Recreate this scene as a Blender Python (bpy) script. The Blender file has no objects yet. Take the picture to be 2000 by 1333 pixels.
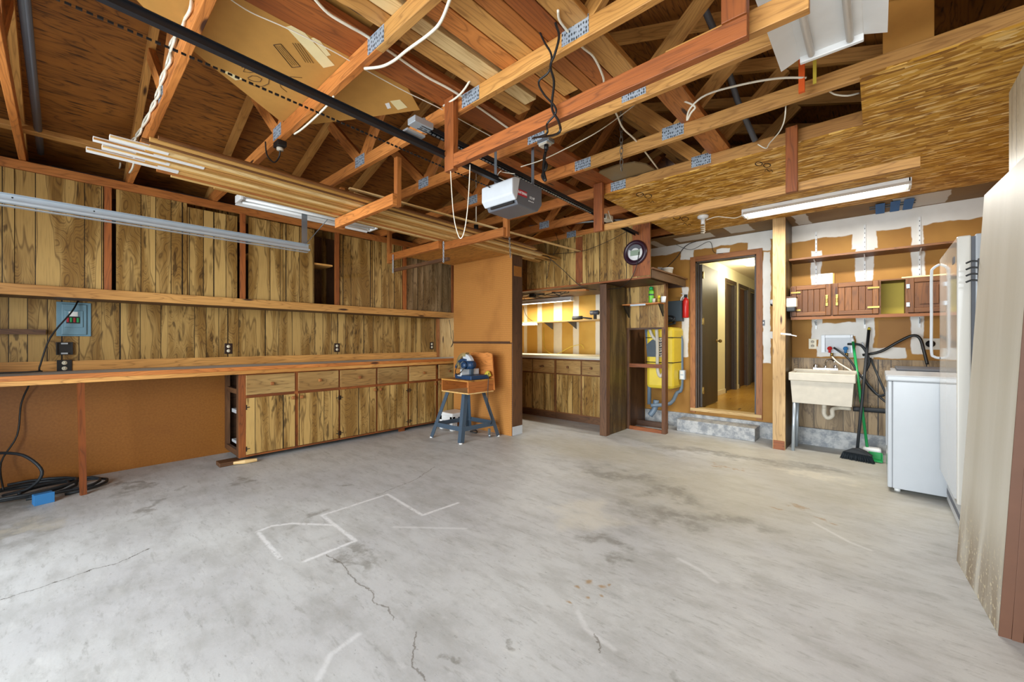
import bpy, math, random
from mathutils import Vector, Matrix
random.seed(7)
C = bpy.context.scene
col = C.collection
PI = math.pi
R = math.radians

# ------------------------------------------------------------------ camera
CH = 1.22
FPX = 793.0
cd = bpy.data.cameras.new('camera')
cam = bpy.data.objects.new('camera', cd); col.objects.link(cam)
cam.location = (0, 0, CH); cam.rotation_euler = (R(90), 0, R(42))
cd.sensor_width = 36; cd.lens = FPX / 2000 * 36; cd.clip_start = 0.02; cd.clip_end = 200
C.camera = cam

# ------------------------------------------------------------------ world, exposure, daylight
C.view_settings.view_transform = 'Standard'; C.view_settings.look = 'None'
C.view_settings.gamma = 1; C.view_settings.exposure = 0.0; C.view_settings.use_curve_mapping = False
w = bpy.data.worlds.new('sky'); C.world = w; w.use_nodes = True
bg = w.node_tree.nodes['Background']; bg.inputs[0].default_value = (0.82, 0.92, 1.0, 1); bg.inputs[1].default_value = 1.6

def area(name, loc, rot, sx, sy, e, color=(1, 1, 1)):
    l = bpy.data.lights.new(name, 'AREA'); l.shape = 'RECTANGLE'; l.size = sx; l.size_y = sy
    l.energy = e; l.color = color
    o = bpy.data.objects.new(name, l); col.objects.link(o); o.location = loc; o.rotation_euler = rot
    return o
# daylight through the open garage door behind the camera
area('door_daylight', (-1.53, -3.9, 1.7), (R(86), 0, 0), 7.5, 3.2, 990, (0.88, 0.95, 1.0))

# ------------------------------------------------------------------ measuring helpers (points on known planes of the room)
def _ray(px, py):
    u = (px - 1000) / FPX
    return Vector((-.66913 + .743145 * u, .743145 + .66913 * u, (666.5 - py) / FPX))
def fx(px, py, X):
    r = _ray(px, py); return Vector((0, 0, CH)) + r * (X / r.x)
def fy(px, py, Y):
    r = _ray(px, py); return Vector((0, 0, CH)) + r * (Y / r.y)
def fz(px, py, Z):
    r = _ray(px, py); return Vector((0, 0, CH)) + r * ((Z - CH) / r.z)

# ------------------------------------------------------------------ materials
def lin(c):
    if isinstance(c, str): c = tuple(int(c[i:i+2], 16) / 255 for i in (0, 2, 4))
    return tuple(x / 12.92 if x <= .04045 else ((x + .055) / 1.055) ** 2.4 for x in c) + (1,)
class NT:
    def __init__(s, name):
        s.m = bpy.data.materials.new(name); s.m.use_nodes = True
        s.t = s.m.node_tree; s.b = s.t.nodes['Principled BSDF']
    def n(s, kind, **kw):
        x = s.t.nodes.new(kind)
        for k, v in kw.items(): setattr(x, k, v)
        return x
    def l(s, a, b): s.t.links.new(a, b)
    def put(s, sock, v):
        if hasattr(v, 'is_linked') or isinstance(v, bpy.types.NodeSocket): s.l(v, sock)
        else: sock.default_value = v
    def math(s, op, a, b=0.0, c=None, clamp=False):
        x = s.n('ShaderNodeMath', operation=op, use_clamp=clamp)
        s.put(x.inputs[0], a); s.put(x.inputs[1], b)
        if c is not None: s.put(x.inputs[2], c)
        return x.outputs[0]
    def vm(s, op, a, b=(0, 0, 0), out=0):
        x = s.n('ShaderNodeVectorMath', operation=op)
        s.put(x.inputs[0], a); s.put(x.inputs[1], b); return x.outputs[out]
    def mix(s, f, a, b, mode='MIX'):
        x = s.n('ShaderNodeMix', data_type='RGBA', blend_type=mode)
        s.put(x.inputs[0], f); s.put(x.inputs[6], a); s.put(x.inputs[7], b); return x.outputs[2]
    def noise(s, v, scale=1.0, detail=2.0, rough=.5, dist=0.0, out=0):
        x = s.n('ShaderNodeTexNoise'); s.put(x.inputs['Vector'], v)
        x.inputs['Scale'].default_value = scale; x.inputs['Detail'].default_value = detail
        x.inputs['Roughness'].default_value = rough; x.inputs['Distortion'].default_value = dist
        return x.outputs[out]
    def ramp(s, f, stops, interp='LINEAR'):
        x = s.n('ShaderNodeValToRGB'); s.put(x.inputs[0], f); r = x.color_ramp; r.interpolation = interp
        while len(r.elements) > 1: r.elements.remove(r.elements[-1])
        for i, (p, c) in enumerate(stops):
            e = r.elements[0] if i == 0 else r.elements.new(p)
            e.position = p
            e.color = c if isinstance(c, tuple) else (c, c, c, 1)
        return x.outputs[0]
    def sst(s, v, a, b):
        x = s.n('ShaderNodeMapRange', interpolation_type='SMOOTHSTEP'); s.put(x.inputs[0], v)
        x.inputs[1].default_value = a; x.inputs[2].default_value = b; x.inputs[3].default_value = 0; x.inputs[4].default_value = 1
        return x.outputs[0]
    def uv(s): return s.n('ShaderNodeTexCoord').outputs['UV']
    def obj(s): return s.n('ShaderNodeTexCoord').outputs['Object']
    def scale(s, v, k): return s.vm('MULTIPLY', v, k)
    def rnd(s): return s.n('ShaderNodeObjectInfo').outputs['Random']
    def done(s, colr, rough=.6, bump=None, bs=.3, bd=.01, metal=0.0, spec=None):
        s.put(s.b.inputs['Base Color'], colr); s.put(s.b.inputs['Roughness'], rough)
        s.b.inputs['Metallic'].default_value = metal
        if spec is not None: s.b.inputs['Specular IOR Level'].default_value = spec
        if bump is not None:
            x = s.n('ShaderNodeBump'); x.inputs['Strength'].default_value = bs; x.inputs['Distance'].default_value = bd
            s.l(bump, x.inputs['Height']); s.l(x.outputs[0], s.b.inputs['Normal'])
        return s.m
M = {}
def plain(name, c, rough=.5, metal=0.0, spec=None, var=.06):
    s = NT(name); n = s.noise(s.obj(), 14, 3)
    cc = lin(c)
    d = tuple(x * (1 - var * 2.2) for x in cc[:3]) + (1,)
    M[name] = s.done(s.mix(n, cc, d), rough, metal=metal, spec=spec); return M[name]
def emis(name, c, e):
    s = NT(name); s.b.inputs['Base Color'].default_value = lin(c)
    s.b.inputs['Emission Color'].default_value = lin(c); s.b.inputs['Emission Strength'].default_value = e
    M[name] = s.m
def lumber(name, c1, c2, dark, rough=.55, lines=.55, var=.35):
    s = NT(name); uv = s.uv(); rnd = s.rnd()
    off = s.n('ShaderNodeCombineXYZ'); s.l(s.math('MULTIPLY', rnd, 31.0), off.inputs[2])
    p = s.vm('ADD', uv, off.outputs[0])
    n1 = s.noise(s.scale(p, (1.1, 9, 1)), 1, 2)
    ring = s.math('FRACT', s.math('MULTIPLY', n1, 13.0))
    line = s.ramp(ring, [(0, 1.0), (.12, .2), (.5, 0.0), (.85, .35), (1, 1.0)])
    st = s.noise(s.scale(p, (5, 170, 1)), 1, 2)
    big = s.noise(s.scale(p, (.7, 3, 1)), 1, 2)
    c = s.mix(s.sst(big, .35, .65), lin(c1), lin(c2))
    c = s.mix(s.math('MULTIPLY', line, lines), c, lin(dark))
    c = s.mix(s.math('MULTIPLY', s.sst(st, .5, .75), .35), c, lin(dark))
    kn = s.n('ShaderNodeTexVoronoi'); s.l(s.scale(p, (1.6, 8, 1)), kn.inputs['Vector']); kn.inputs['Scale'].default_value = 1
    c = s.mix(s.sst(kn.outputs[0], .13, .06), c, lin('3a1c0c'))
    br = s.math('MULTIPLY_ADD', rnd, var, 1 - var / 2)
    bc = s.n('ShaderNodeCombineColor')
    for i in range(3): s.l(br, bc.inputs[i])
    c = s.mix(1.0, c, bc.outputs[0], 'MULTIPLY')
    M[name] = s.done(c, rough, bump=st, bs=.15, bd=.004)
def panelling(name, light, mid, line, planks=None, groove=.0055, knots=.5):
    """printed pecan panelling: random width planks, contour grain, dark v-grooves"""
    s = NT(name); uv = s.uv()
    sp = s.n('ShaderNodeSeparateXYZ'); s.l(uv, sp.inputs[0]); u, v = sp.outputs[0], sp.outputs[1]
    W = 1.22
    f = s.math('FRACT', s.math('DIVIDE', v, W))
    cuts = planks or [0, .083, .30, .415, .54, .76, .84, .93]
    rv = [.15, .8, .35, .95, .55, .2, .7, .45]
    pid = s.ramp(f, [(c_, rv[i % 8]) for i, c_ in enumerate(cuts)], 'CONSTANT')
    gs = []
    for c_ in cuts:
        gs += [(c_, 1.0), (min(c_ + groove / W * 1.2, 1), 0.0)]
    gr = s.ramp(f, gs, 'CONSTANT')
    cb = s.n('ShaderNodeCombineXYZ'); s.l(u, cb.inputs[0]); s.l(v, cb.inputs[1]); s.l(s.math('MULTIPLY', pid, 53.0), cb.inputs[2])
    p = cb.outputs[0]
    n1 = s.noise(s.scale(p, (1.5, 5.5, 1)), 1, 2, .42, .5)
    ring = s.math('FRACT', s.math('MULTIPLY', n1, 17.0))
    ln = s.ramp(ring, [(0, .9), (.08, .3), (.2, 0.0), (.80, 0.0), (.94, .4), (1, .9)])
    n2 = s.math('FRACT', s.math('MULTIPLY', n1, 51.0)); ln2 = s.ramp(n2, [(0, .5), (.3, 0.0), (.7, 0.0), (1, .5)])
    st = s.noise(s.scale(p, (6, 210, 1)), 1, 2)
    big = s.noise(s.scale(p, (1.0, 8, 1.3)), 1, 2)
    c = s.mix(s.sst(big, .42, .6), lin(light), lin(mid))
    c = s.mix(s.math('MULTIPLY', pid, .42), c, lin(mid))
    heart = s.sst(big, .44, .52)
    c = s.mix(s.math('MULTIPLY', s.math('MAXIMUM', ln, ln2), s.math('MULTIPLY', heart, .8)), c, lin(line))
    edge = s.math('MULTIPLY', s.sst(big, .435, .455), s.sst(big, .475, .455)); c = s.mix(s.math('MULTIPLY', edge, .6), c, lin(line))
    c = s.mix(s.math('MULTIPLY', s.sst(st, .45, .8), .3), c, lin(line))
    ad = s.noise(s.scale(p, (7, 34, 2)), 1, 2); cl = s.noise(s.scale(p, (1.6, 4, 2)), 1, 1)
    c = s.mix(s.math('MULTIPLY', s.math('MULTIPLY', s.sst(ad, .56, .66), s.sst(cl, .54, .62)), knots + .2), c, lin('2e1c0c'))
    c = s.mix(gr, c, lin('140e08'))
    inv = s.math('SUBTRACT', 1.0, gr)
    M[name] = s.done(c, .42, bump=inv, bs=.5, bd=.004, spec=.35)

panelling('panel', 'c29f60', '8c6832', '452b12')
panelling('panel_dark', '6f5a34', '4a381e', '2a1c0e')
panelling('panel_grey', 'a58c68', '77603f', '4a3622')
panelling('panel_pale', 'e0d8c4', 'cfc6ae', 'a8a08a', knots=0)
lumber('orange', 'c9803e', 'a86228', '6e3a14')
lumber('red_wood', 'a05a26', '804218', '48240c')
lumber('tan_wood', 'd09a54', 'b07a3a', '7c4e20')
lumber('pale_wood', 'e6c890', 'cfa868', 'a87a40')
lumber('deep_wood', '664428', '4a2e1a', '2c190c')
lumber('post_wood', 'c8a878', 'a98652', '7a5a34')
lumber('trim_orange', 'ac7038', '8c5426', '5c3212')
lumber('drawer_wood', 'b8965c', '97723e', '5c4020')
lumber('moulding', 'cfa05c', 'b5843e', '86592a', lines=.3, var=.5)
lumber('cab_brown', '7c4e24', '603816', '3c2008')
lumber('hall_floor', 'd0a24c', 'b98a38', '9a6c28', rough=.25, lines=.3)
lumber('dark_slab', '4a3a2c', '34281e', '1c1410', rough=.45)
plain('white', 'e8e8e6', .35); plain('enamel', 'b8bcc0', .22, var=.02); plain('bone', 'cfc6b4', .5, var=.12)
plain('black', '161616', .45); plain('rubber', '22262a', .55); plain('brown_plate', '2a1812', .4)
plain('galv', '9aa4ac', .35, .8); plain('galv_light', 'bac4cc', .4, .5); plain('chrome', 'd8d8dc', .12, 1.0); plain('brass', '9a7e44', .3, .9)
plain('steel_blue', '40505f', .45); plain('panel_blue', '6f94a4', .45); plain('saw_blue', '1c3a5c', .4)
plain('blue', '2f78b4', .6); plain('tape_blue', '2c6cae', .7); plain('red', 'c8201c', .35); plain('trim_paint', 'e8601c', .5); plain('green', '1c9a50', .4)
plain('lime', '6cc030', .4); plain('yellow', 'e0c81c', .4); plain('gold_foam', 'cbb23a', .6)
plain('box_grey', '3f4a52', .5); plain('mid_grey', '5a5c62', .45); plain('light_grey', 'c4c8cc', .45); plain('pipe_grey', '6b7c8c', .45)
plain('mauve', '2e1424', .35); plain('cream', 'efe6cc', .55); plain('mustard_tank', 'e2c63a', .5); plain('dark_tank', '3a3a30', .5)
plain('cardboard', 'c08c42', .75, var=.1); plain('paper', 'e6d4a0', .8); plain('ply_tan', 'd59a48', .6, var=.12)
plain('cable_white', 'e8e0cc', .5); plain('rail_black', '23252a', .4, .3); plain('chain_metal', '7c766c', .45, .6); plain('lcd', '8ea08c', .3)
plain('hall_wall', 'ebe3c0', .6, var=.02); plain('hall_ceiling', 'd8ccb4', .7, var=.02); plain('ink', '3a2410', .8)
plain('door_brown', '65422e', .5, var=.1); plain('dark_hole', '0c0a08', .9); plain('primer', 'ece9e2', .7, var=.05); plain('counter_grey', 'd0ccc4', .9, var=.12)
plain('alcove_top', 'e9dcb8', .5, var=.05); plain('tan_board', '8a7450', .6); plain('label_red', 'b02030', .4); plain('bristle', '1a2228', .9)
emis('tube_lit', 'fff6e0', 9.0); emis('hall_lamp', 'fff6dc', 10.0)
# tinted clear plastic of the saw guard
s = NT('clear_guard'); s.b.inputs['Base Color'].default_value = lin('d8c890'); s.b.inputs['Roughness'].default_value = .15
s.b.inputs['Transmission Weight'].default_value = .8; M['clear_guard'] = s.m
# glossy fridge enamel
s = NT('fridge_enamel'); M['fridge_enamel'] = s.done(lin('cfcbc2'), .07, spec=1.0)

# roof sheathing plywood
def plywood(name, a, b, d):
    s = NT(name); uv = s.uv()
    n1 = s.noise(s.scale(uv, (1.2, 6, 1)), 1, 3, .6, .6)
    ring = s.math('FRACT', s.math('MULTIPLY', n1, 10.0))
    ln = s.ramp(ring, [(0, 1.0), (.15, .3), (.5, 0.0), (.9, .4), (1, 1.0)])
    ck = s.noise(s.scale(uv, (6, 55, 1)), 1, 3)
    c = s.mix(s.noise(s.scale(uv, (.8, 2, 1)), 1, 3), lin(a), lin(b))
    c = s.mix(s.math('MULTIPLY', ln, .75), c, lin(d))
    c = s.mix(s.math('MULTIPLY', s.sst(ck, .58, .68), .85), c, lin('2a1406'))
    M[name] = s.done(c, .65, bump=ck, bs=.2, bd=.003)
plywood('roof_ply', 'b2722a', '86501a', '54300c')
plywood('ply_board', 'c99040', 'b27a32', '8c5a20')
# osb
s = NT('osb'); uv = s.uv()
def flake(s, uv, sc, rot):
    mp = s.n('ShaderNodeMapping'); mp.inputs['Rotation'].default_value = (0, 0, rot); mp.inputs['Scale'].default_value = sc
    wv = s.vm('ADD', uv, s.scale(s.noise(s.scale(uv, (14, 14, 1)), 1, 2, out=1), (.03, .012, 0)))
    s.l(wv, mp.inputs[0]); vo = s.n('ShaderNodeTexVoronoi'); vo.inputs['Scale'].default_value = 1; s.l(mp.outputs[0], vo.inputs[0]); return vo
va = flake(s, uv, (9, 42, 1), .10); vb = flake(s, uv, (13, 56, 1), -.35)
sa = s.n('ShaderNodeSeparateColor'); s.l(va.outputs[1], sa.inputs[0]); sb = s.n('ShaderNodeSeparateColor'); s.l(vb.outputs[1], sb.inputs[0])
ca = s.ramp(sa.outputs[0], [(0, lin('8e5c10')), (.35, lin('b8821e')), (.7, lin('d09a34')), (1, lin('f4d090'))])
cb_ = s.ramp(sb.outputs[0], [(0, lin('845208')), (.5, lin('b8801c')), (1, lin('ecbc64'))])
c = s.mix(s.sst(sb.outputs[1], .45, .55), ca, cb_)
c = s.mix(s.math('MULTIPLY', s.sst(s.noise(s.scale(uv, (6, 40, 1)), 1, 3), .62, .72), .7), c, lin('4e2c0a'))
M['osb'] = s.done(c, .6, bump=sa.outputs[0], bs=.25, bd=.003)
# pegboard
def peg(name, a, b, holes=True):
    s = NT(name); uv = s.uv()
    n = s.noise(s.scale(uv, (60, 60, 1)), 1, 3); c = s.mix(n, lin(a), lin(b))
    c = s.mix(s.math('MULTIPLY', s.sst(s.noise(s.scale(uv, (1.6, 2.2, 1)), 1, 3), .5, .72), .35), c, lin('7c4a22'))
    if holes:
        g = s.vm('FRACTION', s.scale(uv, (39.4, 39.4, 0)))
        d = s.vm('DISTANCE', g, (.5, .5, 0), out='Value' if False else 1)
        c = s.mix(s.sst(d, .16, .10), c, lin('4a2810'))
    M[name] = s.done(c, .38, spec=.4)
peg('pegboard', 'be8648', 'ac7034'); peg('hardboard', 'a0682e', '7e4c1a', False)

# shapes of wear, and one of painted shade, given in a surface's own coordinates
def rects(s, P, lst, warp, ws, soft=.012):
    """white mud patches: rectangles in (a,b) with torn edges"""
    wv = s.vm('ADD', P, s.scale(s.vm('SUBTRACT', s.noise(P, ws, 3, out=1), (.5, .5, .5)), (warp, warp, warp)))
    acc = None
    for (a0, a1, b0, b1) in lst:
        d = s.vm('SUBTRACT', s.vm('ABSOLUTE', s.vm('SUBTRACT', wv, ((a0 + a1) / 2, (b0 + b1) / 2, 0))), ((a1 - a0) / 2, (b1 - b0) / 2, 9))
        x = s.n('ShaderNodeSeparateXYZ'); s.l(d, x.inputs[0])
        m = s.sst(s.math('MAXIMUM', x.outputs[0], x.outputs[1]), soft, 0)
        acc = m if acc is None else s.math('MAXIMUM', acc, m)
    return acc
def segs(s, P, lst, wd, soft):
    acc = None
    for (a, b) in lst:
        a = Vector(a).to_3d(); b = Vector(b).to_3d(); ab = b - a; L2 = ab.length_squared
        pa = s.vm('SUBTRACT', P, tuple(a))
        t = s.math('DIVIDE', s.vm('DOT_PRODUCT', pa, tuple(ab), out=1), L2, clamp=True)
        sc = s.n('ShaderNodeVectorMath', operation='SCALE'); sc.inputs[0].default_value = tuple(ab); s.l(t, sc.inputs['Scale'])
        d = s.vm('DISTANCE', pa, sc.outputs[0], out=1)
        acc = d if acc is None else s.math('MINIMUM', acc, d)
    return s.sst(acc, wd + soft, wd)
def ellipses(s, P, lst):
    acc = None
    for (x, y, rx, ry) in lst:
        d = s.vm('LENGTH', s.vm('DIVIDE', s.vm('SUBTRACT', P, (x, y, 0)), (rx, ry, 1)), out=1)
        m = s.sst(d, 1.15, .2); acc = m if acc is None else s.math('MAXIMUM', acc, m)
    return acc
def F(px, py): return tuple(fz(px, py, 0))[:2]

# floor concrete
s = NT('concrete_floor'); P = s.obj()
sx = s.n('ShaderNodeSeparateXYZ'); s.l(P, sx.inputs[0]); fl = s.n('ShaderNodeCombineXYZ'); s.l(sx.outputs[0], fl.inputs[0]); s.l(sx.outputs[1], fl.inputs[1]); P = fl.outputs[0]
c = s.mix(s.sst(s.noise(P, .9, 4, .55), .35, .65), lin('c8c9c7'), lin('bababa'))
st = s.scale(P, (1.0, 2.6, 1))
c = s.mix(s.math('MULTIPLY', s.sst(s.noise(st, 3.0, 6, .65), .42, .7), .38), c, lin('8e8c86'))
c = s.mix(s.math('MULTIPLY', s.sst(s.noise(st, 9.0, 6, .7), .52, .72), .34), c, lin('7e7c78'))
c = s.mix(s.math('MULTIPLY', s.noise(P, 140, 3), .16), c, lin('7a7872'))
c = s.mix(s.math('MULTIPLY', s.sst(s.noise(st, 5.0, 6, .75), .52, .72), .22), c, lin('dcdcd8'))
c = s.mix(s.math('MULTIPLY', s.sst(s.noise(s.scale(P, (1, 2.2, 1)), 22, 5, .75), .61, .70), .55), c, lin('6a6864'))
c = s.mix(s.math('MULTIPLY', s.sst(s.noise(s.scale(P, (4, 17, 1)), 1.6, 5, .7), .56, .68), .38), c, lin('84827c'))
c = s.mix(s.math('MULTIPLY', s.sst(s.noise(P, 1.7, 6, .7), .5, .62), .22), c, lin('8a8880'))
wp = s.vm('ADD', P, s.scale(s.vm('SUBTRACT', s.noise(P, 3.0, 5, .6, out=1), (.5, .5, .5)), (.9, .9, 0)))
tan = [F(1400, 960) + (1.3, 1.1), F(1600, 940) + (1.2, 1.2), F(1150, 880) + (1.4, .6), F(1450, 880) + (1.8, .5), F(1640, 900) + (.9, .6)]
c = s.mix(s.math('MULTIPLY', ellipses(s, wp, tan), .5), c, lin('aca389'))
drk = [F(1300, 962) + (.42, .16), F(1330, 1010) + (.4, .14), F(1420, 1020) + (.3, .14), F(1200, 925) + (.55, .2), F(1180, 1065) + (.16, .1), F(1215, 1110) + (.1, .07), F(1420, 890) + (1.1, .14), F(1580, 910) + (.5, .14),
       F(690, 945) + (.12, .06), F(480, 940) + (.12, .05), F(345, 963) + (.12, .05), F(300, 990) + (.22, .06), F(700, 1070) + (.25, .05), F(680, 1090) + (.18, .06), F(600, 1010) + (.1, .12), F(1000, 1255) + (.05, .03), F(880, 1290) + (.05, .03), F(1310, 1300) + (.06, .04), F(240, 950) + (.35, .06), F(60, 1040) + (.5, .12), F(30, 985) + (.6, .15)]  # last ellipse paints the shade in the floor's left corner
c = s.mix(s.math('MULTIPLY', s.math('MULTIPLY', ellipses(s, wp, drk), .62), s.sst(s.noise(P, 11, 5, .7), .25, .55)), c, lin('76736a'))
rust = [F(1150, 1137) + (.02, .03), F(1176, 1146) + (.025, .02), F(1127, 1147) + (.02, .012), F(1190, 1143) + (.012, .015), F(1148, 1168) + (.014, .012), F(1175, 1164) + (.016, .01), F(1112, 1177) + (.02, .01)]
rust2 = [F(1510, 990) + (.10, .05), F(1605, 1008) + (.06, .05), F(1425, 915) + (.06, .03), F(1560, 985) + (.08, .04)]
wr = s.vm('ADD', P, s.scale(s.vm('SUBTRACT', s.noise(P, 30, 3, out=1), (.5, .5, .5)), (.03, .03, 0)))
c = s.mix(s.math('MULTIPLY', ellipses(s, wr, rust), .7), c, lin('a07a40'))
c = s.mix(s.math('MULTIPLY', ellipses(s, wp, rust2), .6), c, lin('a08058'))
c = s.mix(s.math('MULTIPLY', ellipses(s, wp, [F(75, 1028) + (.2, .09), F(1140, 1000) + (.3, .3), F(1580, 930) + (.4, .1)]), .4), c, lin('ddd5c0'))
def poly(pts): return [(F(*pts[i]), F(*pts[i + 1])) for i in range(len(pts) - 1)]
ch = poly([(548, 1092), (503, 1039), (530, 1028), (570, 1023), (650, 1026)]) + poly([(595, 1097), (694, 1057), (629, 1007), (757, 966), (825, 1007), (894, 983)])
wc = s.vm('ADD', P, s.scale(s.vm('SUBTRACT', s.noise(P, 60, 3, out=1), (.5, .5, .5)), (.012, .012, 0)))
brk = s.sst(s.noise(P, 25, 4, .7), .3, .5)
c = s.mix(s.math('MULTIPLY', segs(s, wc, ch, .004, .016), s.math('MULTIPLY', brk, .6)), c, lin('eeeeee'))
ch2 = poly([(623, 1325), (645, 1280), (700, 1240)]) + poly([(1325, 1092), (1365, 1112), (1400, 1138)]) + poly([(1128, 1195), (1145, 1230), (1200, 1270)]) + poly([(1590, 1022), (1660, 1060), (1700, 1075)]) + poly([(770, 1030), (910, 1033)])
c = s.mix(s.math('MULTIPLY', segs(s, wc, ch2, .002, .018), .25), c, lin('f4f4f4'))
sp_ = s.vm('ADD', P, s.scale(s.vm('SUBTRACT', s.noise(P, 14, 4, .7, out=1), (.5, .5, .5)), (.06, .06, 0)))
cr = poly([(0, 1172), (80, 1148), (165, 1118), (230, 1100), (292, 1072)])
cr2 = poly([(638, 1085), (668, 1102), (700, 1140), (725, 1155), (732, 1178), (760, 1190), (770, 1212)]) + poly([(812, 1235), (805, 1295), (830, 1333)]) + poly([(735, 968), (810, 938), (850, 912)]) + poly([(1160, 1240), (1172, 1275)])
c = s.mix(s.math('MULTIPLY', segs(s, sp_, cr, .0015, .003), .8), c, lin('4a463e'))
c = s.mix(s.math('MULTIPLY', segs(s, sp_, cr2, .0015, .004), .6), c, lin('5e564a'))
M['floor'] = s.done(c, s.math('MULTIPLY_ADD', s.noise(P, 4, 4), .25, .38), bump=s.noise(P, 60, 4), bs=.08, bd=.004, spec=.35)

s = NT('curb_concrete'); P = s.obj()
c = s.mix(s.sst(s.noise(P, 12, 5, .7), .35, .65), lin('b8b8b6'), lin('84888c')); M['curb'] = s.done(c, .8, bump=s.noise(P, 40, 4), bs=.3, bd=.006)

# back drywall: brown paper face with white mud at the seams (x, z coordinates)
def drywall(name, base, base2, lst, warp=.05, ws=5, white='f0eee8', extra=None):
    s = NT(name); uv = s.uv()
    c = s.mix(s.sst(s.noise(uv, 2.2, 4), .35, .65), lin(base), lin(base2))
    c = s.mix(s.math('MULTIPLY', s.noise(uv, 120, 2), .08), c, lin('7a5420'))
    if extra: c = s.mix(s.math('MULTIPLY', rects(s, uv, extra, warp, ws), .6), c, lin('8e6236'))
    m = rects(s, uv, lst, warp, ws)
    wn = s.mix(s.noise(uv, 5, 3), lin(white), lin('cfccc4'))
    c = s.mix(s.math('MULTIPLY', m, .93), c, wn)
    M[name] = s.done(c, .7)
def X5(px): return fy(px, 600, 5.93).x
def Zy(px, py, Y=5.93): return fy(px, py, Y).z
# uv of the wall is (z, x): u runs with height
def wr_(px0, px1, py0, py1):
    pm = (px0 + px1) / 2
    return (Zy(pm, py1), Zy(pm, py0), X5(px0), X5(px1))
mud = [(2.50, 2.70, -2.9, -.87), (2.38, 2.55, -2.08, -1.92), (1.0, 1.98, -2.07, -1.99), (.95, 2.33, -1.07, -1.0), (2.36, 2.6, -1.25, -1.0), (2.40, 2.45, -1.62, -1.46), (1.25, 1.33, -1.09, -.9),
       (1.7, 2.3, -2.42, -2.36)]
mud += [(2.42, 2.7, -.8, 2.0), wr_(1585, 1603, 490, 665), wr_(1672, 1705, 470, 700), wr_(1665, 1712, 440, 485), wr_(1782, 1803, 435, 690), wr_(1600, 1700, 632, 655), wr_(1595, 1768, 680, 697), wr_(1600, 1612, 655, 690)]
drywall('back_drywall', 'ac7c34', '9c6c28', mud, .07, 5, extra=[wr_(1716, 1780, 625, 682)])
drywall('alcove_drywall', 'd2a850', 'c89c44', [(0.9, 2.1, X5(a), X5(b)) for a, b in ((1024, 1029), (1050, 1058), (1082, 1097), (1120, 1130), (1164, 1174))], .02, 4, 'f4ecd4')
drywall('ceiling_drywall', '8a6c40', '7a5c34', [(-2.62, -2.5, 5.4, 5.7), (-2.4, -2.3, 5.5, 5.95), (-2.05, -1.6, 5.55, 5.8), (-1.40, -1.15, 5.42, 5.78), (-.70, -.58, 5.4, 5.9), (.12, .5, 5.45, 5.9), (.85, .97, 5.4, 5.9)], .06, 6, 'dad6cc')

# gusset plate with punched teeth
s = NT('gusset'); uv = s.uv()
vo = s.n('ShaderNodeTexVoronoi'); vo.inputs['Scale'].default_value = 1; vo.inputs['Randomness'].default_value = .35
s.l(s.scale(uv, (75, 45, 1)), vo.inputs[0])
c = s.mix(s.sst(vo.outputs[0], .25, .4), lin('3c4248'), lin('a8b4c0')); M['gusset'] = s.done(c, .45, metal=.35)

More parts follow.
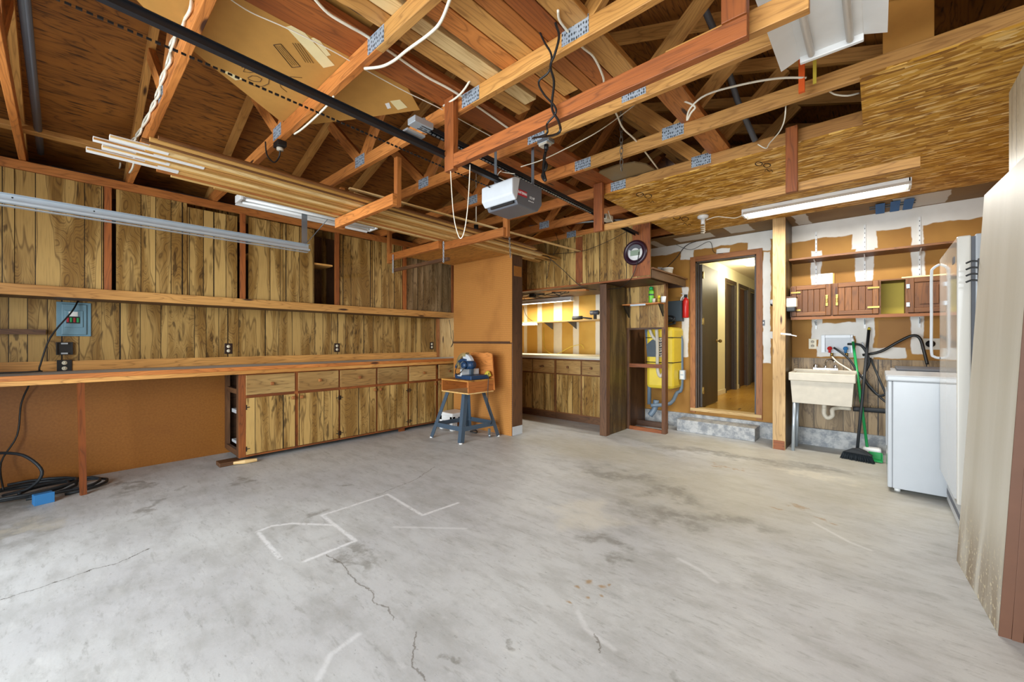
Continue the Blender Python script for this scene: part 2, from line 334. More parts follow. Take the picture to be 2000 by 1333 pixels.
# ------------------------------------------------------------------ mesh builder
class MB:
    def __init__(s, seed=None):
        s.v = []; s.f = []; s.uv = []; s.off = (random.random() * 20, random.random() * 20) if seed is None else seed
        s.smooth = []
    def _add(s, vs, fs, uvs, smooth=False, M4=None):
        b = len(s.v)
        for p in vs: s.v.append(M4 @ Vector(p) if M4 else Vector(p))
        for f, q in zip(fs, uvs):
            s.f.append([i + b for i in f]); s.uv.append([(a + s.off[0], c_ + s.off[1]) for a, c_ in q]); s.smooth.append(smooth)
    def box(s, lo, hi, g=None, M4=None):
        lo = Vector(lo); hi = Vector(hi); lo, hi = Vector(map(min, lo, hi)), Vector(map(max, lo, hi))
        d = hi - lo
        if g is None: g = max(range(3), key=lambda i: d[i])
        elif isinstance(g, str): g = 'xyz'.index(g)
        vs = [(x, y, z) for z in (lo.z, hi.z) for y in (lo.y, hi.y) for x in (lo.x, hi.x)]
        fs = [(0, 2, 3, 1), (4, 5, 7, 6), (0, 1, 5, 4), (2, 6, 7, 3), (0, 4, 6, 2), (1, 3, 7, 5)]
        ns = [2, 2, 1, 1, 0, 0]; uvs = []
        for f, n in zip(fs, ns):
            if n == g: a, b = [i for i in range(3) if i != n]
            else: a = g; b = [i for i in range(3) if i not in (n, g)][0]
            uvs.append([(vs[i][a], vs[i][b]) for i in f])
        s._add(vs, fs, uvs, False, M4); return s
    def cbox(s, c, d, g=None, M4=None):
        c = Vector(c); d = Vector(d) / 2; return s.box(c - d, c + d, g, M4)
    def bar(s, a, b, w_, h, up=(0, 0, 1), roll=0):
        """beam from a to b; w_ across, h along up"""
        a = Vector(a); b = Vector(b); d = b - a; L = d.length; x = d / L
        y = Vector(up).cross(x)
        if y.length < 1e-4: y = Vector((0, 1, 0)).cross(x)
        if y.length < 1e-4: y = Vector((1, 0, 0))
        y.normalize(); z = x.cross(y)
        m = Matrix((x, y, z)).transposed().to_4x4(); m.translation = a
        return s.box((0, -w_ / 2, -h / 2), (L, w_ / 2, h / 2), 0, m @ Matrix.Rotation(roll, 4, 'X'))
    def tube(s, pts, r, seg=8, smooth=True, caps=True, rads=None):
        pts = [Vector(p) for p in pts]; n = len(pts); rings = []; up = None
        for i, p in enumerate(pts):
            t = (pts[min(i + 1, n - 1)] - pts[max(i - 1, 0)]).normalized()
            if up is None:
                up = t.orthogonal().normalized()
            up = (up - t * up.dot(t)).normalized(); bi = t.cross(up)
            rr = rads[i] if rads else r
            rings.append([p + (up * math.cos(2 * PI * k / seg) + bi * math.sin(2 * PI * k / seg)) * rr for k in range(seg)])
        vs = [q for ring in rings for q in ring]; fs = []; uvs = []; u = 0
        for i in range(n - 1):
            L = (pts[i + 1] - pts[i]).length
            for k in range(seg):
                k2 = (k + 1) % seg
                fs.append((i * seg + k, i * seg + k2, (i + 1) * seg + k2, (i + 1) * seg + k))
                a0, a1 = 2 * PI * r * k / seg, 2 * PI * r * (k + 1) / seg
                uvs.append([(u, a0), (u, a1), (u + L, a1), (u + L, a0)])
            u += L
        if caps:
            fs.append(tuple(range(seg))[::-1]); uvs.append([(0, 0)] * seg)
            fs.append(tuple(range((n - 1) * seg, n * seg))); uvs.append([(0, 0)] * seg)
        s._add(vs, fs, uvs, smooth); return s
    def cyl(s, a, b, r, seg=20, r2=None):
        s.tube([a, b], r, seg, True, True, [r, r2 if r2 is not None else r]); return s
    def lathe(s, prof, c=(0, 0, 0), seg=24, M4=None, smooth=True):
        vs = []; fs = []; uvs = []; c = Vector(c)
        for (r, z) in prof:
            for k in range(seg): vs.append(Vector((r * math.cos(2 * PI * k / seg), r * math.sin(2 * PI * k / seg), z)) + c)
        for i in range(len(prof) - 1):
            for k in range(seg):
                k2 = (k + 1) % seg; f = (i * seg + k, i * seg + k2, (i + 1) * seg + k2, (i + 1) * seg + k); fs.append(f)
                uvs.append([(prof[i][1], k * .02), (prof[i][1], k * .02 + .02), (prof[i + 1][1], k * .02 + .02), (prof[i + 1][1], k * .02)])
        for idx, rev in ((0, True), (len(prof) - 1, False)):
            if prof[idx][0] > 1e-5:
                f = tuple(range(idx * seg, idx * seg + seg)); fs.append(f[::-1] if rev else f); uvs.append([(0, 0)] * seg)
        s._add(vs, fs, uvs, smooth, M4); return s
    def prism(s, pts, d, g=None):
        """closed polygon extruded by vector d"""
        pts = [Vector(p) for p in pts]; d = Vector(d); n = len(pts)
        nn = Vector((0, 0, 0))
        for i in range(n): nn += pts[i].cross(pts[(i + 1) % n])
        if nn.dot(d) > 0: pts = pts[::-1]
        vs = pts + [p + d for p in pts]
        ax = max(range(3), key=lambda i: abs(d[i])); ab = [i for i in range(3) if i != ax]
        if g is not None and 'xyz'.index(g) in ab: ab = ['xyz'.index(g)] + [i for i in ab if i != 'xyz'.index(g)]
        fs = [tuple(range(n)), tuple(range(2 * n - 1, n - 1, -1))]
        uvs = [[(vs[i][ab[0]], vs[i][ab[1]]) for i in f] for f in fs]
        for i in range(n):
            j = (i + 1) % n; f = (i, i + n, j + n, j); fs.append(f)
            uvs.append([(vs[k][ab[0]] + vs[k][ab[1]], vs[k][ax]) for k in f])
        s._add(vs, fs, uvs, False); return s
    def build(s, name, mat, parent=None, bevel=0, label=None, origin=None):
        me = bpy.data.meshes.new(name)
        if parent is not None: o0 = Vector(parent['_w'])
        elif origin is not None: o0 = Vector(origin)
        else:
            o0 = Vector(((min(p.x for p in s.v) + max(p.x for p in s.v)) / 2, (min(p.y for p in s.v) + max(p.y for p in s.v)) / 2, min(p.z for p in s.v)))
        me.from_pydata([tuple(p - o0) for p in s.v], [], s.f)
        ul = me.uv_layers.new(name='uv'); i = 0
        for q in s.uv:
            for a in q: ul.data[i].uv = a; i += 1
        for p, sm in zip(me.polygons, s.smooth): p.use_smooth = sm
        me.materials.append(M[mat]); me.update()
        o = bpy.data.objects.new(name, me); col.objects.link(o)
        o['_w'] = tuple(o0)
        if parent is not None: o.parent = parent
        else: o.location = o0
        if bevel:
            b = o.modifiers.new('bevel', 'BEVEL'); b.width = bevel; b.segments = 2; b.limit_method = 'ANGLE'; b.angle_limit = R(40)
        if label: o['label'] = label
        return o
def tag(o, label, cat, group=None):
    o['label'] = label; o['category'] = cat
    if group: o['group'] = group
    return o
def thing(name, loc, label, cat, group=None):
    o = bpy.data.objects.new(name, None); col.objects.link(o); o.empty_display_size = .05
    o.location = loc; o['_w'] = tuple(loc); return tag(o, label, cat, group)
def struct(o): o['kind'] = 'structure'; return o
def B(lo, hi, g=None, seed=None): return MB(seed).box(lo, hi, g)
def copy_tree(o, loc, label):
    r = o.copy(); col.objects.link(r); r.location = loc; r['label'] = label; r['_w'] = tuple(loc)
    for ch in o.children:
        c_ = ch.copy(); col.objects.link(c_); c_.parent = r
        for g in ch.children:
            d = g.copy(); col.objects.link(d); d.parent = c_
    return r
def smooth_pts(pts, k=5):
    pts = [Vector(p) for p in pts]; out = []
    for i in range(len(pts) - 1):
        p0 = pts[max(i - 1, 0)]; p1 = pts[i]; p2 = pts[i + 1]; p3 = pts[min(i + 2, len(pts) - 1)]
        for j in range(k):
            t = j / k
            out.append(.5 * ((2 * p1) + (p2 - p0) * t + (2 * p0 - 5 * p1 + 4 * p2 - p3) * t * t + (3 * p1 - p0 - 3 * p2 + p3) * t ** 3))
    out.append(pts[-1]); return out
def cable(name, pts, r, mat, label, cat='cable', group=None, k=5):
    o = MB().tube(smooth_pts(pts, k), r, 7).build(name, mat); return tag(o, label, cat, group)
def cord_part(name, owner, pts, r_, mat, *a, **k):
    return MB().tube(smooth_pts(pts, 5), r_, 7).build(name, mat, bpy.data.objects[owner])
def text(name, body, size, loc, rot, mat, parent, ext=.0006, align='CENTER', sx=1.0):
    cu = bpy.data.curves.new(name, 'FONT'); cu.body = body; cu.size = size; cu.extrude = ext; cu.align_x = align; cu.align_y = 'CENTER'
    t = bpy.data.objects.new(name + '_tmp', cu); col.objects.link(t)
    bpy.context.view_layer.update()
    me = bpy.data.meshes.new_from_object(t.evaluated_get(bpy.context.evaluated_depsgraph_get()))
    col.objects.unlink(t); bpy.data.objects.remove(t)
    me.materials.clear(); me.materials.append(M[mat])
    o = bpy.data.objects.new(name, me); col.objects.link(o)
    o.scale = (sx, 1, 1); o.rotation_euler = rot; o.parent = parent
    o.location = Vector(loc) - Vector(parent['_w']); o['_w'] = tuple(loc); return o

# ================================================================== THE SHELL
XL, YB, XR, YF = -5.3, 5.93, 1.15, -1.2
CZ = 2.62           # underside of the truss chords
S0 = (0, 0)
struct(B((XL - .2, YF - 5, -.12), (XR + .3, YB + .02, 0), 'x', S0).build('floor', 'floor', origin=(0, 0, 0)))
# left wall: panelled part and the paler plywood part behind the pegboard partition
struct(B((XL - .12, YF, 0), (XL, 4.10, 2.72), 'z', S0).build('wall_left', 'panel'))
struct(B((XL - .12, 4.10, 0), (XL, YB, 2.72), 'z', S0).build('wall_left_alcove', 'pale_wood'))
# back wall, with the door opening
DX0, DX1, DZ0, DZ1 = -1.893, -1.144, .28, 2.33
mb = MB(S0)
mb.box((-2.65, YB, 0), (DX0, YB + .12, 2.75), 'z').box((DX1, YB, 0), (XR + .12, YB + .12, 2.75), 'z').box((DX0, YB, DZ1), (DX1, YB + .12, 2.75), 'z').box((DX0, YB, 0), (DX1, YB + .12, DZ0 - .005), 'z')
struct(mb.build('wall_back', 'back_drywall'))
struct(B((XL, YB, 0), (-2.65, YB + .12, 2.75), 'z', S0).build('wall_back_alcove', 'alcove_drywall'))
# gable above the back wall
struct(MB().prism([(XL - .3, YB + .05, 2.75), (XR + .3, YB + .05, 2.75), (-2.09, YB + .05, 3.8)], (0, .03, 0)).build('wall_back_gable', 'roof_ply'))
struct(B((XR, YF, 0), (XR + .12, YB + .12, 2.75), 'z', S0).build('wall_right', 'back_drywall'))
# front wall round the open garage door
struct(MB(S0).box((XL, YF - .1, 0), (-3.95, YF, 2.75), 'z').box((.9, YF - .1, 0), (XR, YF, 2.75), 'z').box((-3.95, YF - .1, 2.25), (.9, YF, 2.75), 'x').build('wall_front', 'panel_grey'))
struct(MB().prism([(XL - .3, YF - .1, 2.75), (XR + .3, YF - .1, 2.75), (-2.09, YF - .1, 3.8)], (0, .06, 0)).build('wall_front_gable', 'roof_ply'))
# roof sheathing, two slopes
SL = 1 / 3
def roof(x0, x1, name):
    z = lambda x: 2.80 + 3.11 * SL - abs(x + 2.09) * SL
    m = MB(S0)
    pts = [(x0, YF - .3, z(x0)), (x1, YF - .3, z(x1)), (x1, YB + .3, z(x1)), (x0, YB + .3, z(x0))]
    L = math.hypot(x1 - x0, z(x1) - z(x0))
    vs = pts + [(a, b, c_ + .03) for a, b, c_ in pts]
    q = [(YF, 0), (YF, L), (YB, L), (YB, 0)]
    m._add(vs, [(3, 2, 1, 0), (4, 5, 6, 7), (0, 1, 5, 4), (1, 2, 6, 5), (2, 3, 7, 6), (3, 0, 4, 7)], [q[::-1], q, q, q, q, q])
    return struct(m.build(name, 'roof_ply'))
roof(XL - .35, -2.09, 'ceiling_roof_left'); roof(-2.09, XR + .5, 'ceiling_roof_right')
# osb ceiling over the back half and drywall strip at the door wall
struct(MB(S0).box((-1.97, 3.46, CZ - .013), (XR, 5.42, CZ - .001), 'x').box((-.07, 2.82, CZ - .013), (XR, 3.459, CZ - .001), 'x').build('ceiling_osb', 'osb'))
mb = MB(S0).box((-2.65, 5.42, CZ - .014), (XR, YB, CZ - .001), 'x')
struct(mb.build('ceiling_drywall', 'ceiling_drywall'))
osb_m = MB()
for (bx_, by_) in ((1258, 380), (1330, 425), (1490, 320)):
    for (dx_, dy_) in ((-8, 0), (8, 3)):
        osb_m.tube([fz(bx_ + dx_ + 7 * math.cos(a * .7), by_ + dy_ + 4 * math.sin(a * .7), CZ - .0132) for a in range(10)], .004, 5)
    osb_m.tube([fz(bx_ + q, by_ + 10 + (q % 7), CZ - .0132) for q in range(4, 22, 3)], .0035, 5)
struct(osb_m.build('trim_osb_stamps', 'ink'))
# curb under the back wall
struct(MB().box((-2.6, YB - .05, 0), (XR, YB - .002, .2), 'x').build('trim_curb', 'curb'))
# lower panelling behind the sink
struct(B((-.78, YB - .012, .2), (XR, YB - .001, 1.02), 'z', S0).build('trim_sink_panelling', 'panel_grey'))
# chipboard sheet under the bench
struct(B((XL + .001, YF, .0), (XL + .014, 1.25, .90), 'y', S0).build('trim_bench_back_board', 'hardboard'))
struct(B((XL + .001, YF, .96), (XL + .022, 4.05, 1.045), 'y').build('trim_backsplash', 'tan_wood'))
struct(B((XL + .001, 4.05, .96), (XL + .03, 4.10, 1.6), 'z').build('trim_corner_post', 'trim_orange'))
# door casing, jamb and threshold
mb = MB()
cw, ct = .065, .018
mb.box((DX0 - cw, YB - ct, .22), (DX0 + .004, YB, DZ1 + cw), 'z').box((DX1 - .004, YB - ct, .22), (DX1 + cw, YB, DZ1 + cw), 'z').box((DX0, YB - ct, DZ1 - .004), (DX1, YB, DZ1 + cw), 'x')
struct(mb.build('trim_door_casing', 'trim_orange', bevel=.003))
mb = MB().box((DX0 + .004, YB, DZ0), (DX0 + .02, YB + .12, DZ1), 'z').box((DX1 - .02, YB, DZ0), (DX1 - .004, YB + .12, DZ1), 'z').box((DX0, YB, DZ1 - .02), (DX1, YB + .12, DZ1 - .004), 'x')
mb.box((DX0 + .02, YB + .05, DZ0), (DX0 + .034, YB + .065, DZ1 - .02), 'z').box((DX1 - .034, YB + .05, DZ0), (DX1 - .02, YB + .065, DZ1 - .02), 'z')
struct(mb.build('trim_door_jamb', 'dark_slab'))
struct(MB().box((DX0 - .06, YB - .03, .245), (DX1 + .06, YB + .12, .285), 'x').build('trim_threshold', 'pale_wood', bevel=.004))
# hallway beyond the door
HX, HR, HE, HZ = -2.05, -.95, 11.2, 2.58
struct(B((HX - .1, YB + .12, .2), (HR + .1, HE, .28), 'y').build('floor_hall', 'hall_floor'))
struct(B((HX - .1, YB + .12, HZ), (HR + .1, HE, HZ + .06)).build('ceiling_hall', 'hall_ceiling'))
mb = MB()
for a, b in ((YB + .12, 8.09), (8.74, 9.05), (9.75, 9.95), (10.6, HE)): mb.box((HX - .1, a, .28), (HX, b, HZ))
for a, b in ((8.09, 8.74), (9.05, 9.75), (9.95, 10.6)): mb.box((HX - .1, a, 2.30), (HX, b, HZ))
struct(mb.build('wall_hall_left', 'hall_wall'))
struct(B((HR, YB + .12, .28), (HR + .08, HE, HZ)).build('wall_hall_right', 'hall_wall'))
struct(B((HX - .1, HE, .28), (HR + .1, HE + .08, HZ)).build('wall_hall_end', 'hall_wall'))
struct(MB().box((HX, YB + .9, .28), (HX + .012, 8.03, .36)).box((HX, 8.8, .28), (HX + .012, 8.99, .36)).build('baseboard_hall', 'cream'))
for i, (a, b) in enumerate(((8.09, 8.74), (9.05, 9.75), (9.95, 10.6))):
    d = struct(B((HX - .095, a, .28), (HX - .06, b, 2.30), 'z').build('door_%d' % (i + 2), 'dark_slab' if i != 1 else 'cab_brown'))
    MB().box((HX - .0945, b - .02, .281), (HX - .001, b - .001, 2.299), 'z').box((HX - .0945, a + .001, .281), (HX - .001, a + .02, 2.299), 'z').build('jamb', 'dark_slab', d)
    MB().box((HX, a - .06, .28), (HX + .014, a, 2.36), 'z').box((HX, b, .28), (HX + .014, b + .06, 2.36), 'z').box((HX, a, 2.30), (HX + .014, b, 2.36), 'y').build('door_frame', 'dark_slab', d)
# the open door leaf to the hallway
d = B((DX0 + .022, YB + .1, DZ0 + .012), (DX0 + .062, YB + .1 + .74, DZ1 - .03), 'z').build('door_1', 'dark_slab'); struct(d)
MB().lathe([(.0, .075), (.02, .072), (.027, .055), (.02, .035), (.009, .028), (.009, .006), (.028, .004), (.028, 0)], M4=Matrix.Translation((DX0 + .062, YB + .78, 1.22)) @ Matrix.Rotation(R(90), 4, 'Y')).build('door_knob', 'brass', d)
for z in (.48, 1.45, 2.1): MB().box((DX0 + .064, YB + .085, z), (DX0 + .085, YB + .115, z + .09)).cyl((DX0 + .075, YB + .088, z - .005), (DX0 + .075, YB + .088, z + .095), .008, 10).build('hinge', 'brass', d)
# concrete step
tag(B((-2.03, 5.60, 0), (-1.10, YB - .052, .16)).build('door_step', 'curb', bevel=.008), 'low concrete step on the floor below the open hallway door', 'step')

# closet stub on the right
struct(B((.545, 2.62, 0), (.65, 3.54, CZ), 'z', S0).build('wall_stub', 'panel_pale'))
struct(B((.65, 3.42, 0), (XR, 3.54, CZ), 'z', S0).build('wall_stub_return', 'panel_pale'))
struct(B((.56, 2.50, 0), (XR, 2.62, CZ), 'z', S0).build('wall_stub_front', 'panel_pale'))

# ================================================================== ROOF TRUSSES
TY = [-.20, .41, 1.03, 1.64, 2.26, 2.87, 3.48, 4.09, 4.70, 5.31]
XA, XZ, RX = -5.28, 1.10, -2.09
N1, N2 = -3.12, -1.06
zt = lambda x: CZ + .09 + 3.11 * SL - abs(x - RX) * SL      # upper edge of the rafters
def make_truss(label):
    t = thing('roof_truss', (0, 0, CZ), label, 'roof truss', 'roof trusses under the plywood sheathing')
    h = .019
    B((XA, -h, CZ), (-1.79, h, CZ + .09), 'x').build('bottom_chord', 'orange', t, bevel=.003)
    B((-1.79, -h, CZ), (XZ, h, CZ + .09), 'x').build('bottom_chord', 'tan_wood', t, bevel=.003)
    for x0, x1 in ((XL - .3, RX - .001), (RX + .001, XR + .4)):
        d = MB(); a = Vector((x0, 0, zt(x0) + .005)); b = Vector((x1, 0, zt(x1) + .005)); d.bar(a, b, .038, .085).build('rafter', 'tan_wood', t)
    q1, q2 = (XA + RX) / 2, (XZ + RX) / 2
    for a, b in (((N1 - .03, CZ + .085), (q1, zt(q1) - .04)), ((N1 + .03, CZ + .085), (RX - .05, zt(RX) - .08)),
                 ((N2 - .03, CZ + .085), (RX + .05, zt(RX) - .08)), ((N2 + .03, CZ + .085), (q2, zt(q2) - .04))):
        MB().bar((a[0], 0, a[1]), (b[0], 0, b[1]), .036, .085, up=(0, 1, 0), roll=PI/2).build('web', 'orange' if a[0] < RX else 'tan_wood', t)
    for x, z in ((N1, CZ + .02), (N2, CZ + .02), (-1.79, CZ + .005)):
        B((x - .075, -h - .002, z), (x + .075, -h, z + .085 if x != -1.79 else z + .08), 'x', S0).build('gusset_plate', 'gusset', t)
    return t
TL = ['roof truss nearest the front left corner, cut off by the frame edge', 'roof truss carrying the twisted white cables down its side at upper left', 'roof truss crossing the cardboard, with the black outlet box under it',
      'roof truss from which the red-brown nailer and the left moulding hanger are hung', 'roof truss directly in front of the garage door opener, black cords and outlet under it',
      'roof truss right behind the garage door opener, with the hanging chain in front', 'roof truss along the front edge of the OSB ceiling', 'roof truss seen in the gap left of the OSB, second from the panelled header',
      'dark roof truss just above the front of the panelled header cabinet', 'rearmost roof truss over the alcove, mostly hidden in shadow']
tr0 = make_truss(TL[0]); tr0.location = (0, TY[0], CZ)
for i in range(1, len(TY)): copy_tree(tr0, (0, TY[i], CZ), TL[i])

# long boards on the trusses
def board(name, lo, hi, mat, label, cat='board', g=None, group=None, bevel=.003):
    return tag(B(lo, hi, g).build(name, mat, bevel=bevel), label, cat, group)
T = CZ + .0905
board('runner_board', (-4.55, -1.0, T), (-4.46, 3.3, T + .038), 'tan_wood', 'long narrow runner board lying flat on the trusses near the left wall')
board('plank', (-2.06, -.6, T), (-1.84, 4.6, T + .038), 'red_wood', 'wide dark red plank lying lengthwise on the trusses beside the cardboard', 'plank')
xs = -1.76
SB = [(.10, 2.02, 'tan_wood', 'leftmost of the loose boards stacked on the trusses above the opener'), (.09, 1.96, 'pale_wood', 'dusty pale board, second from the left in the overhead lumber stack'),
      (.11, 2.12, 'orange', 'third board from the left in the overhead lumber stack, orange'), (.10, 2.05, 'tan_wood', 'fourth board from the left in the overhead lumber stack'),
      (.09, 2.22, 'orange', 'fifth board from the left in the overhead lumber stack, reaching far back'), (.10, 2.3, 'red_wood', 'sixth board of the overhead lumber stack, reddish'),
      (.12, 2.36, 'tan_wood', 'rightmost board of the overhead lumber stack, ending nearest the white fixture')]
for i, (wd, ye, mt, lb) in enumerate(SB):
    board('lumber_board', (xs, .2 - .05 * i, T), (xs + wd, ye, T + .038), mt, lb, 'board', 'y', 'boards stacked on the trusses'); xs += wd + (.006 if i != 1 else .03)
board('lumber_board', (-1.0, 2.2, T), (-.85, 5.0, T + .038), 'orange', 'orange plank on the trusses reaching back over the OSB ceiling', 'board', 'y', 'boards stacked on the trusses')
board('lumber_board', (-2.6, 2.2, T + .05), (-2.3, 5.2, T + .09), 'red_wood', 'dark wide board on the trusses behind the opener', 'board', 'y', 'boards stacked on the trusses')
board('plank', (.02, 2.90, CZ + .02), (.21, 2.93, 3.4), 'ply_tan', 'upright tan board standing behind the white fixture at upper right', 'board', 'z')
# cardboard lying on the trusses
cbp = [(210, -60), (300, 35), (420, 135), (545, 235), (610, 243), (700, 232), (820, 215), (795, 170), (745, 137), (640, 70), (520, 0), (430, -60)]
cz = T + .002
cb_o = thing('cardboard_sheet', tuple(fz(600, 150, cz)), 'large flattened cardboard carton lying on the trusses above the black rail', 'cardboard')
MB().prism([fz(a, b, cz) for a, b in cbp], (0, 0, .006)).build('sheet', 'cardboard', cb_o)
def flat(name, pts, mat, parent, z=cz - .0015): return MB().prism([fz(a, b, z) for a, b in pts], (0, 0, .0012)).build(name, mat, parent)
flat('tape_strip', [(558, 53), (580, 48), (654, 128), (632, 133)], 'paper', cb_o); flat('tape_strip', [(608, 75), (620, 73), (646, 108), (638, 110)], 'paper', cb_o)
flat('paper_label', [(762, 198), (781, 195), (796, 210), (777, 215)], 'paper', cb_o); flat('paper_label', [(752, 203), (760, 201), (764, 211), (757, 213)], 'white', cb_o)
flat('torn_patch', [(435, 140), (445, 140), (475, 155), (460, 157)], 'paper', cb_o); flat('torn_patch', [(312, 48), (328, 41), (350, 55), (338, 68)], 'paper', cb_o)
mk = MB()
def strokes(mk, pts, r=.0012, z=cz - .002): mk.tube([fz(a, b, z) for a, b in pts], r, 5)
strokes(mk, [(472, 132), (480, 130), (475, 140), (488, 142), (502, 140), (497, 134)]); strokes(mk, smooth_pts([Vector((484, 152, 0)), Vector((500, 148, 0)), Vector((512, 156, 0)), Vector((500, 160, 0)), Vector((485, 155, 0))]) and [(484, 152), (492, 148), (502, 149), (511, 154), (508, 160), (496, 159), (486, 156), (484, 152)])
strokes(mk, [(497, 131), (515, 140), (526, 152), (524, 164), (512, 169), (498, 168), (487, 164)]); strokes(mk, [(590, 152), (568, 150), (545, 157), (548, 170), (560, 180)])
mk.build('marker_writing', 'ink', cb_o)
mk = MB()
strokes(mk, [(534, 88), (548, 86), (586, 130), (570, 132), (534, 88)], .0016)
for k in range(4): strokes(mk, [(571 + k * 5, 84 + k * .5), (597 + k * 5, 122 + k * .5)], .0011)
for k in range(3): strokes(mk, [(540 + k * 4, 90), (572 + k * 4, 128)], .0009)
mk.build('printed_mark', 'ink', cb_o)
o = MB().prism([fz(a, b, T + .06) for a, b in [(545, -25), (640, 35), (715, 62), (742, 32), (700, -30)]], (0, 0, .006)).build('cardboard_flap', 'cardboard'); tag(o, 'smaller piece of cardboard above the dark red plank at the top edge', 'cardboard')
# hanging frames (rack nailers)
def hanger(label, y, x0, x1, zb, mat, posts, group='lumber racks hung below the trusses', thick=.038, top=CZ + .088, pm='red_wood', h=.085, side=-1):
    t = thing('hanging_rack', (x0, y, zb), label, 'rack', group)
    B((x0, y, zb), (x1, y + thick, zb + h), 'x').build('crossbar', mat, t, bevel=.002)
    for px_ in posts: B((px_, y - .0005 - .038, zb + .0), (px_ + .085, y - .0005, top), 'z').build('post', pm, t, bevel=.002)
    return t
r1 = hanger('red-brown board hung on two posts in front of the garage door opener', 1.582, -1.90, -.335, 2.275, 'red_wood', [], h=.075)
B((-1.985, 1.582, 2.262), (-1.901, 1.6205, CZ + .088), 'z').build('post', 'red_wood', r1, bevel=.002); B((-.415, 1.575, 2.351), (-.335, 1.6205, CZ + .3), 'z').build('post', 'red_wood', r1, bevel=.002)
B((-.65, 1.665, 2.33), (-.17, 1.70, 2.415), 'x').build('crossbar', 'tan_wood', r1, bevel=.002, label='pale board end beside the white fixture')
r2 = hanger('short rack bar and post carrying the front half of the mouldings', 1.662, -3.66, -2.70, 2.245, 'orange', [], h=.085)
B((-3.66, 1.70, 2.245), (-3.62, 1.738, CZ - .001), 'z').build('post', 'orange', r2); B((-2.745, 1.70, 2.245), (-2.70, 1.738, CZ - .001), 'z').build('post', 'orange', r2, bevel=.002)
r3 = thing('hanging_rack', (-3.6, 2.87, 2.25), 'long rack bar on two posts carrying the rear ends of the mouldings', 'rack', 'lumber racks hung below the trusses')
B((-4.66, 2.80, 2.25), (-3.62, 2.848, 2.335), 'x').build('crossbar', 'orange', r3, bevel=.002, label='strongly grained orange crossbar')
B((-3.66, 2.892, 2.25), (-2.72, 2.93, 2.335), 'x').build('crossbar', 'orange', r3, bevel=.002)
B((-4.70, 2.81, 2.22), (-4.64, 2.848, CZ + .05), 'z').build('post', 'orange', r3); B((-2.76, 2.93, 2.25), (-2.70, 2.968, CZ + .05), 'z').build('post', 'orange', r3)
r4 = hanger('long tan board hung on two posts below the OSB ceiling', 3.42, -1.97, .19, 2.262, 'tan_wood', [], h=.06)
for px_, pw_ in ((fy(1161, 440, 3.4).x, fy(1178, 440, 3.4).x - fy(1161, 440, 3.4).x), (fy(1535, 370, 3.4).x, .068)): B((px_, 3.4205 - .038, 2.255), (px_ + pw_, 3.4195, CZ + .088), 'z').build('post', 'red_wood', r4, bevel=.002)

# moulding strips on the racks
ML = ['white-painted end', 'bare']
mz = 2.338
specs = [(-3.47, .10, 4.55, .05, 'moulding'), (-3.40, .35, 4.50, .035, 'moulding'), (-3.36, .16, 4.3, .045, 'pale_wood'), (-3.30, .3, 4.62, .03, 'moulding'), (-3.26, .12, 4.4, .04, 'tan_wood'),
         (-3.21, .33, 4.66, .035, 'moulding'), (-3.17, .18, 4.2, .05, 'pale_wood'), (-3.11, .34, 4.55, .035, 'moulding'), (-3.07, .30, 4.1, .03, 'cab_brown'), (-3.03, .33, 3.9, .045, 'moulding'),
         (-2.97, .36, 3.8, .03, 'cab_brown'), (-3.33, .8, 4.6, .04, 'cab_brown'),
         (-3.535, .42, 4.0, .045, 'orange'), (-3.585, .5, 3.7, .035, 'pale_wood'), (-3.63, .75, 3.4, .035, 'moulding')]
pos_words = ['leftmost moulding strip of the overhead bundle', 'narrow moulding strip, second from the left of the overhead bundle', 'pale moulding strip, third from the left, end painted white', 'thin moulding strip in the left half of the bundle, end set back', 'tan moulding strip at the middle of the overhead bundle',
             'narrow moulding strip just right of the bundle middle', 'pale moulding strip in the right half of the bundle', 'brown moulding strip in the right half of the bundle, far end longest', 'dark brown thin strip in the right half of the bundle', 'wide moulding strip near the right edge of the bundle',
             'rightmost dark strip of the overhead moulding bundle', 'dark strip lying on top of the overhead bundle',
             'orange moulding strip just left of the white-ended ones, nearest the wall side', 'pale thin strip at the wall side of the bundle, above the white fixture', 'outermost strip on the wall side of the bundle, shortest of all']
for i, (x, y0, y1, wd, mt) in enumerate(specs):
    zz = mz + (.026 if i == 11 else 0) + (i % 3) * .0005
    dx = -.14 * (y1 - y0) / 4.4
    m = MB(); d_ = MB()
    prof = [(0, 0), (wd, 0), (wd, .009), (wd * .7, .012), (wd * .55, .02), (wd * .3, .018), (0, .022)]
    for (ya, yb, mtt, nm) in ((y0, y1, mt, 'moulding_strip'),):
        n = len(prof); fs = []; uvs = []; vs = [Vector((x + a, ya, zz + b)) for a, b in prof] + [Vector((x + dx + a, yb, zz + b)) for a, b in prof]
        for k in range(n):
            j = (k + 1) % n; fs.append((k, k + n, j + n, j)); uvs.append([(ya, k * .02), (yb, k * .02), (yb, k * .02 + .02), (ya, k * .02 + .02)])
        fs += [tuple(range(n)), tuple(range(2 * n - 1, n - 1, -1))]; uvs += [[(0, 0)] * n] * 2
        m._add(vs, fs, uvs)
    o = m.build('moulding_strip', mt); tag(o, pos_words[i], 'moulding', 'moulding strips on the hanging racks')
    if i in (0, 2, 4, 6): 
        B((x - .001, y0 - .002, zz - .002), (x + wd * .8, y0 + (.42, .1, .3, .1, .5, 0, .25)[i], zz + .018), 'y').build('painted_end', 'white', o, label='white painted end')
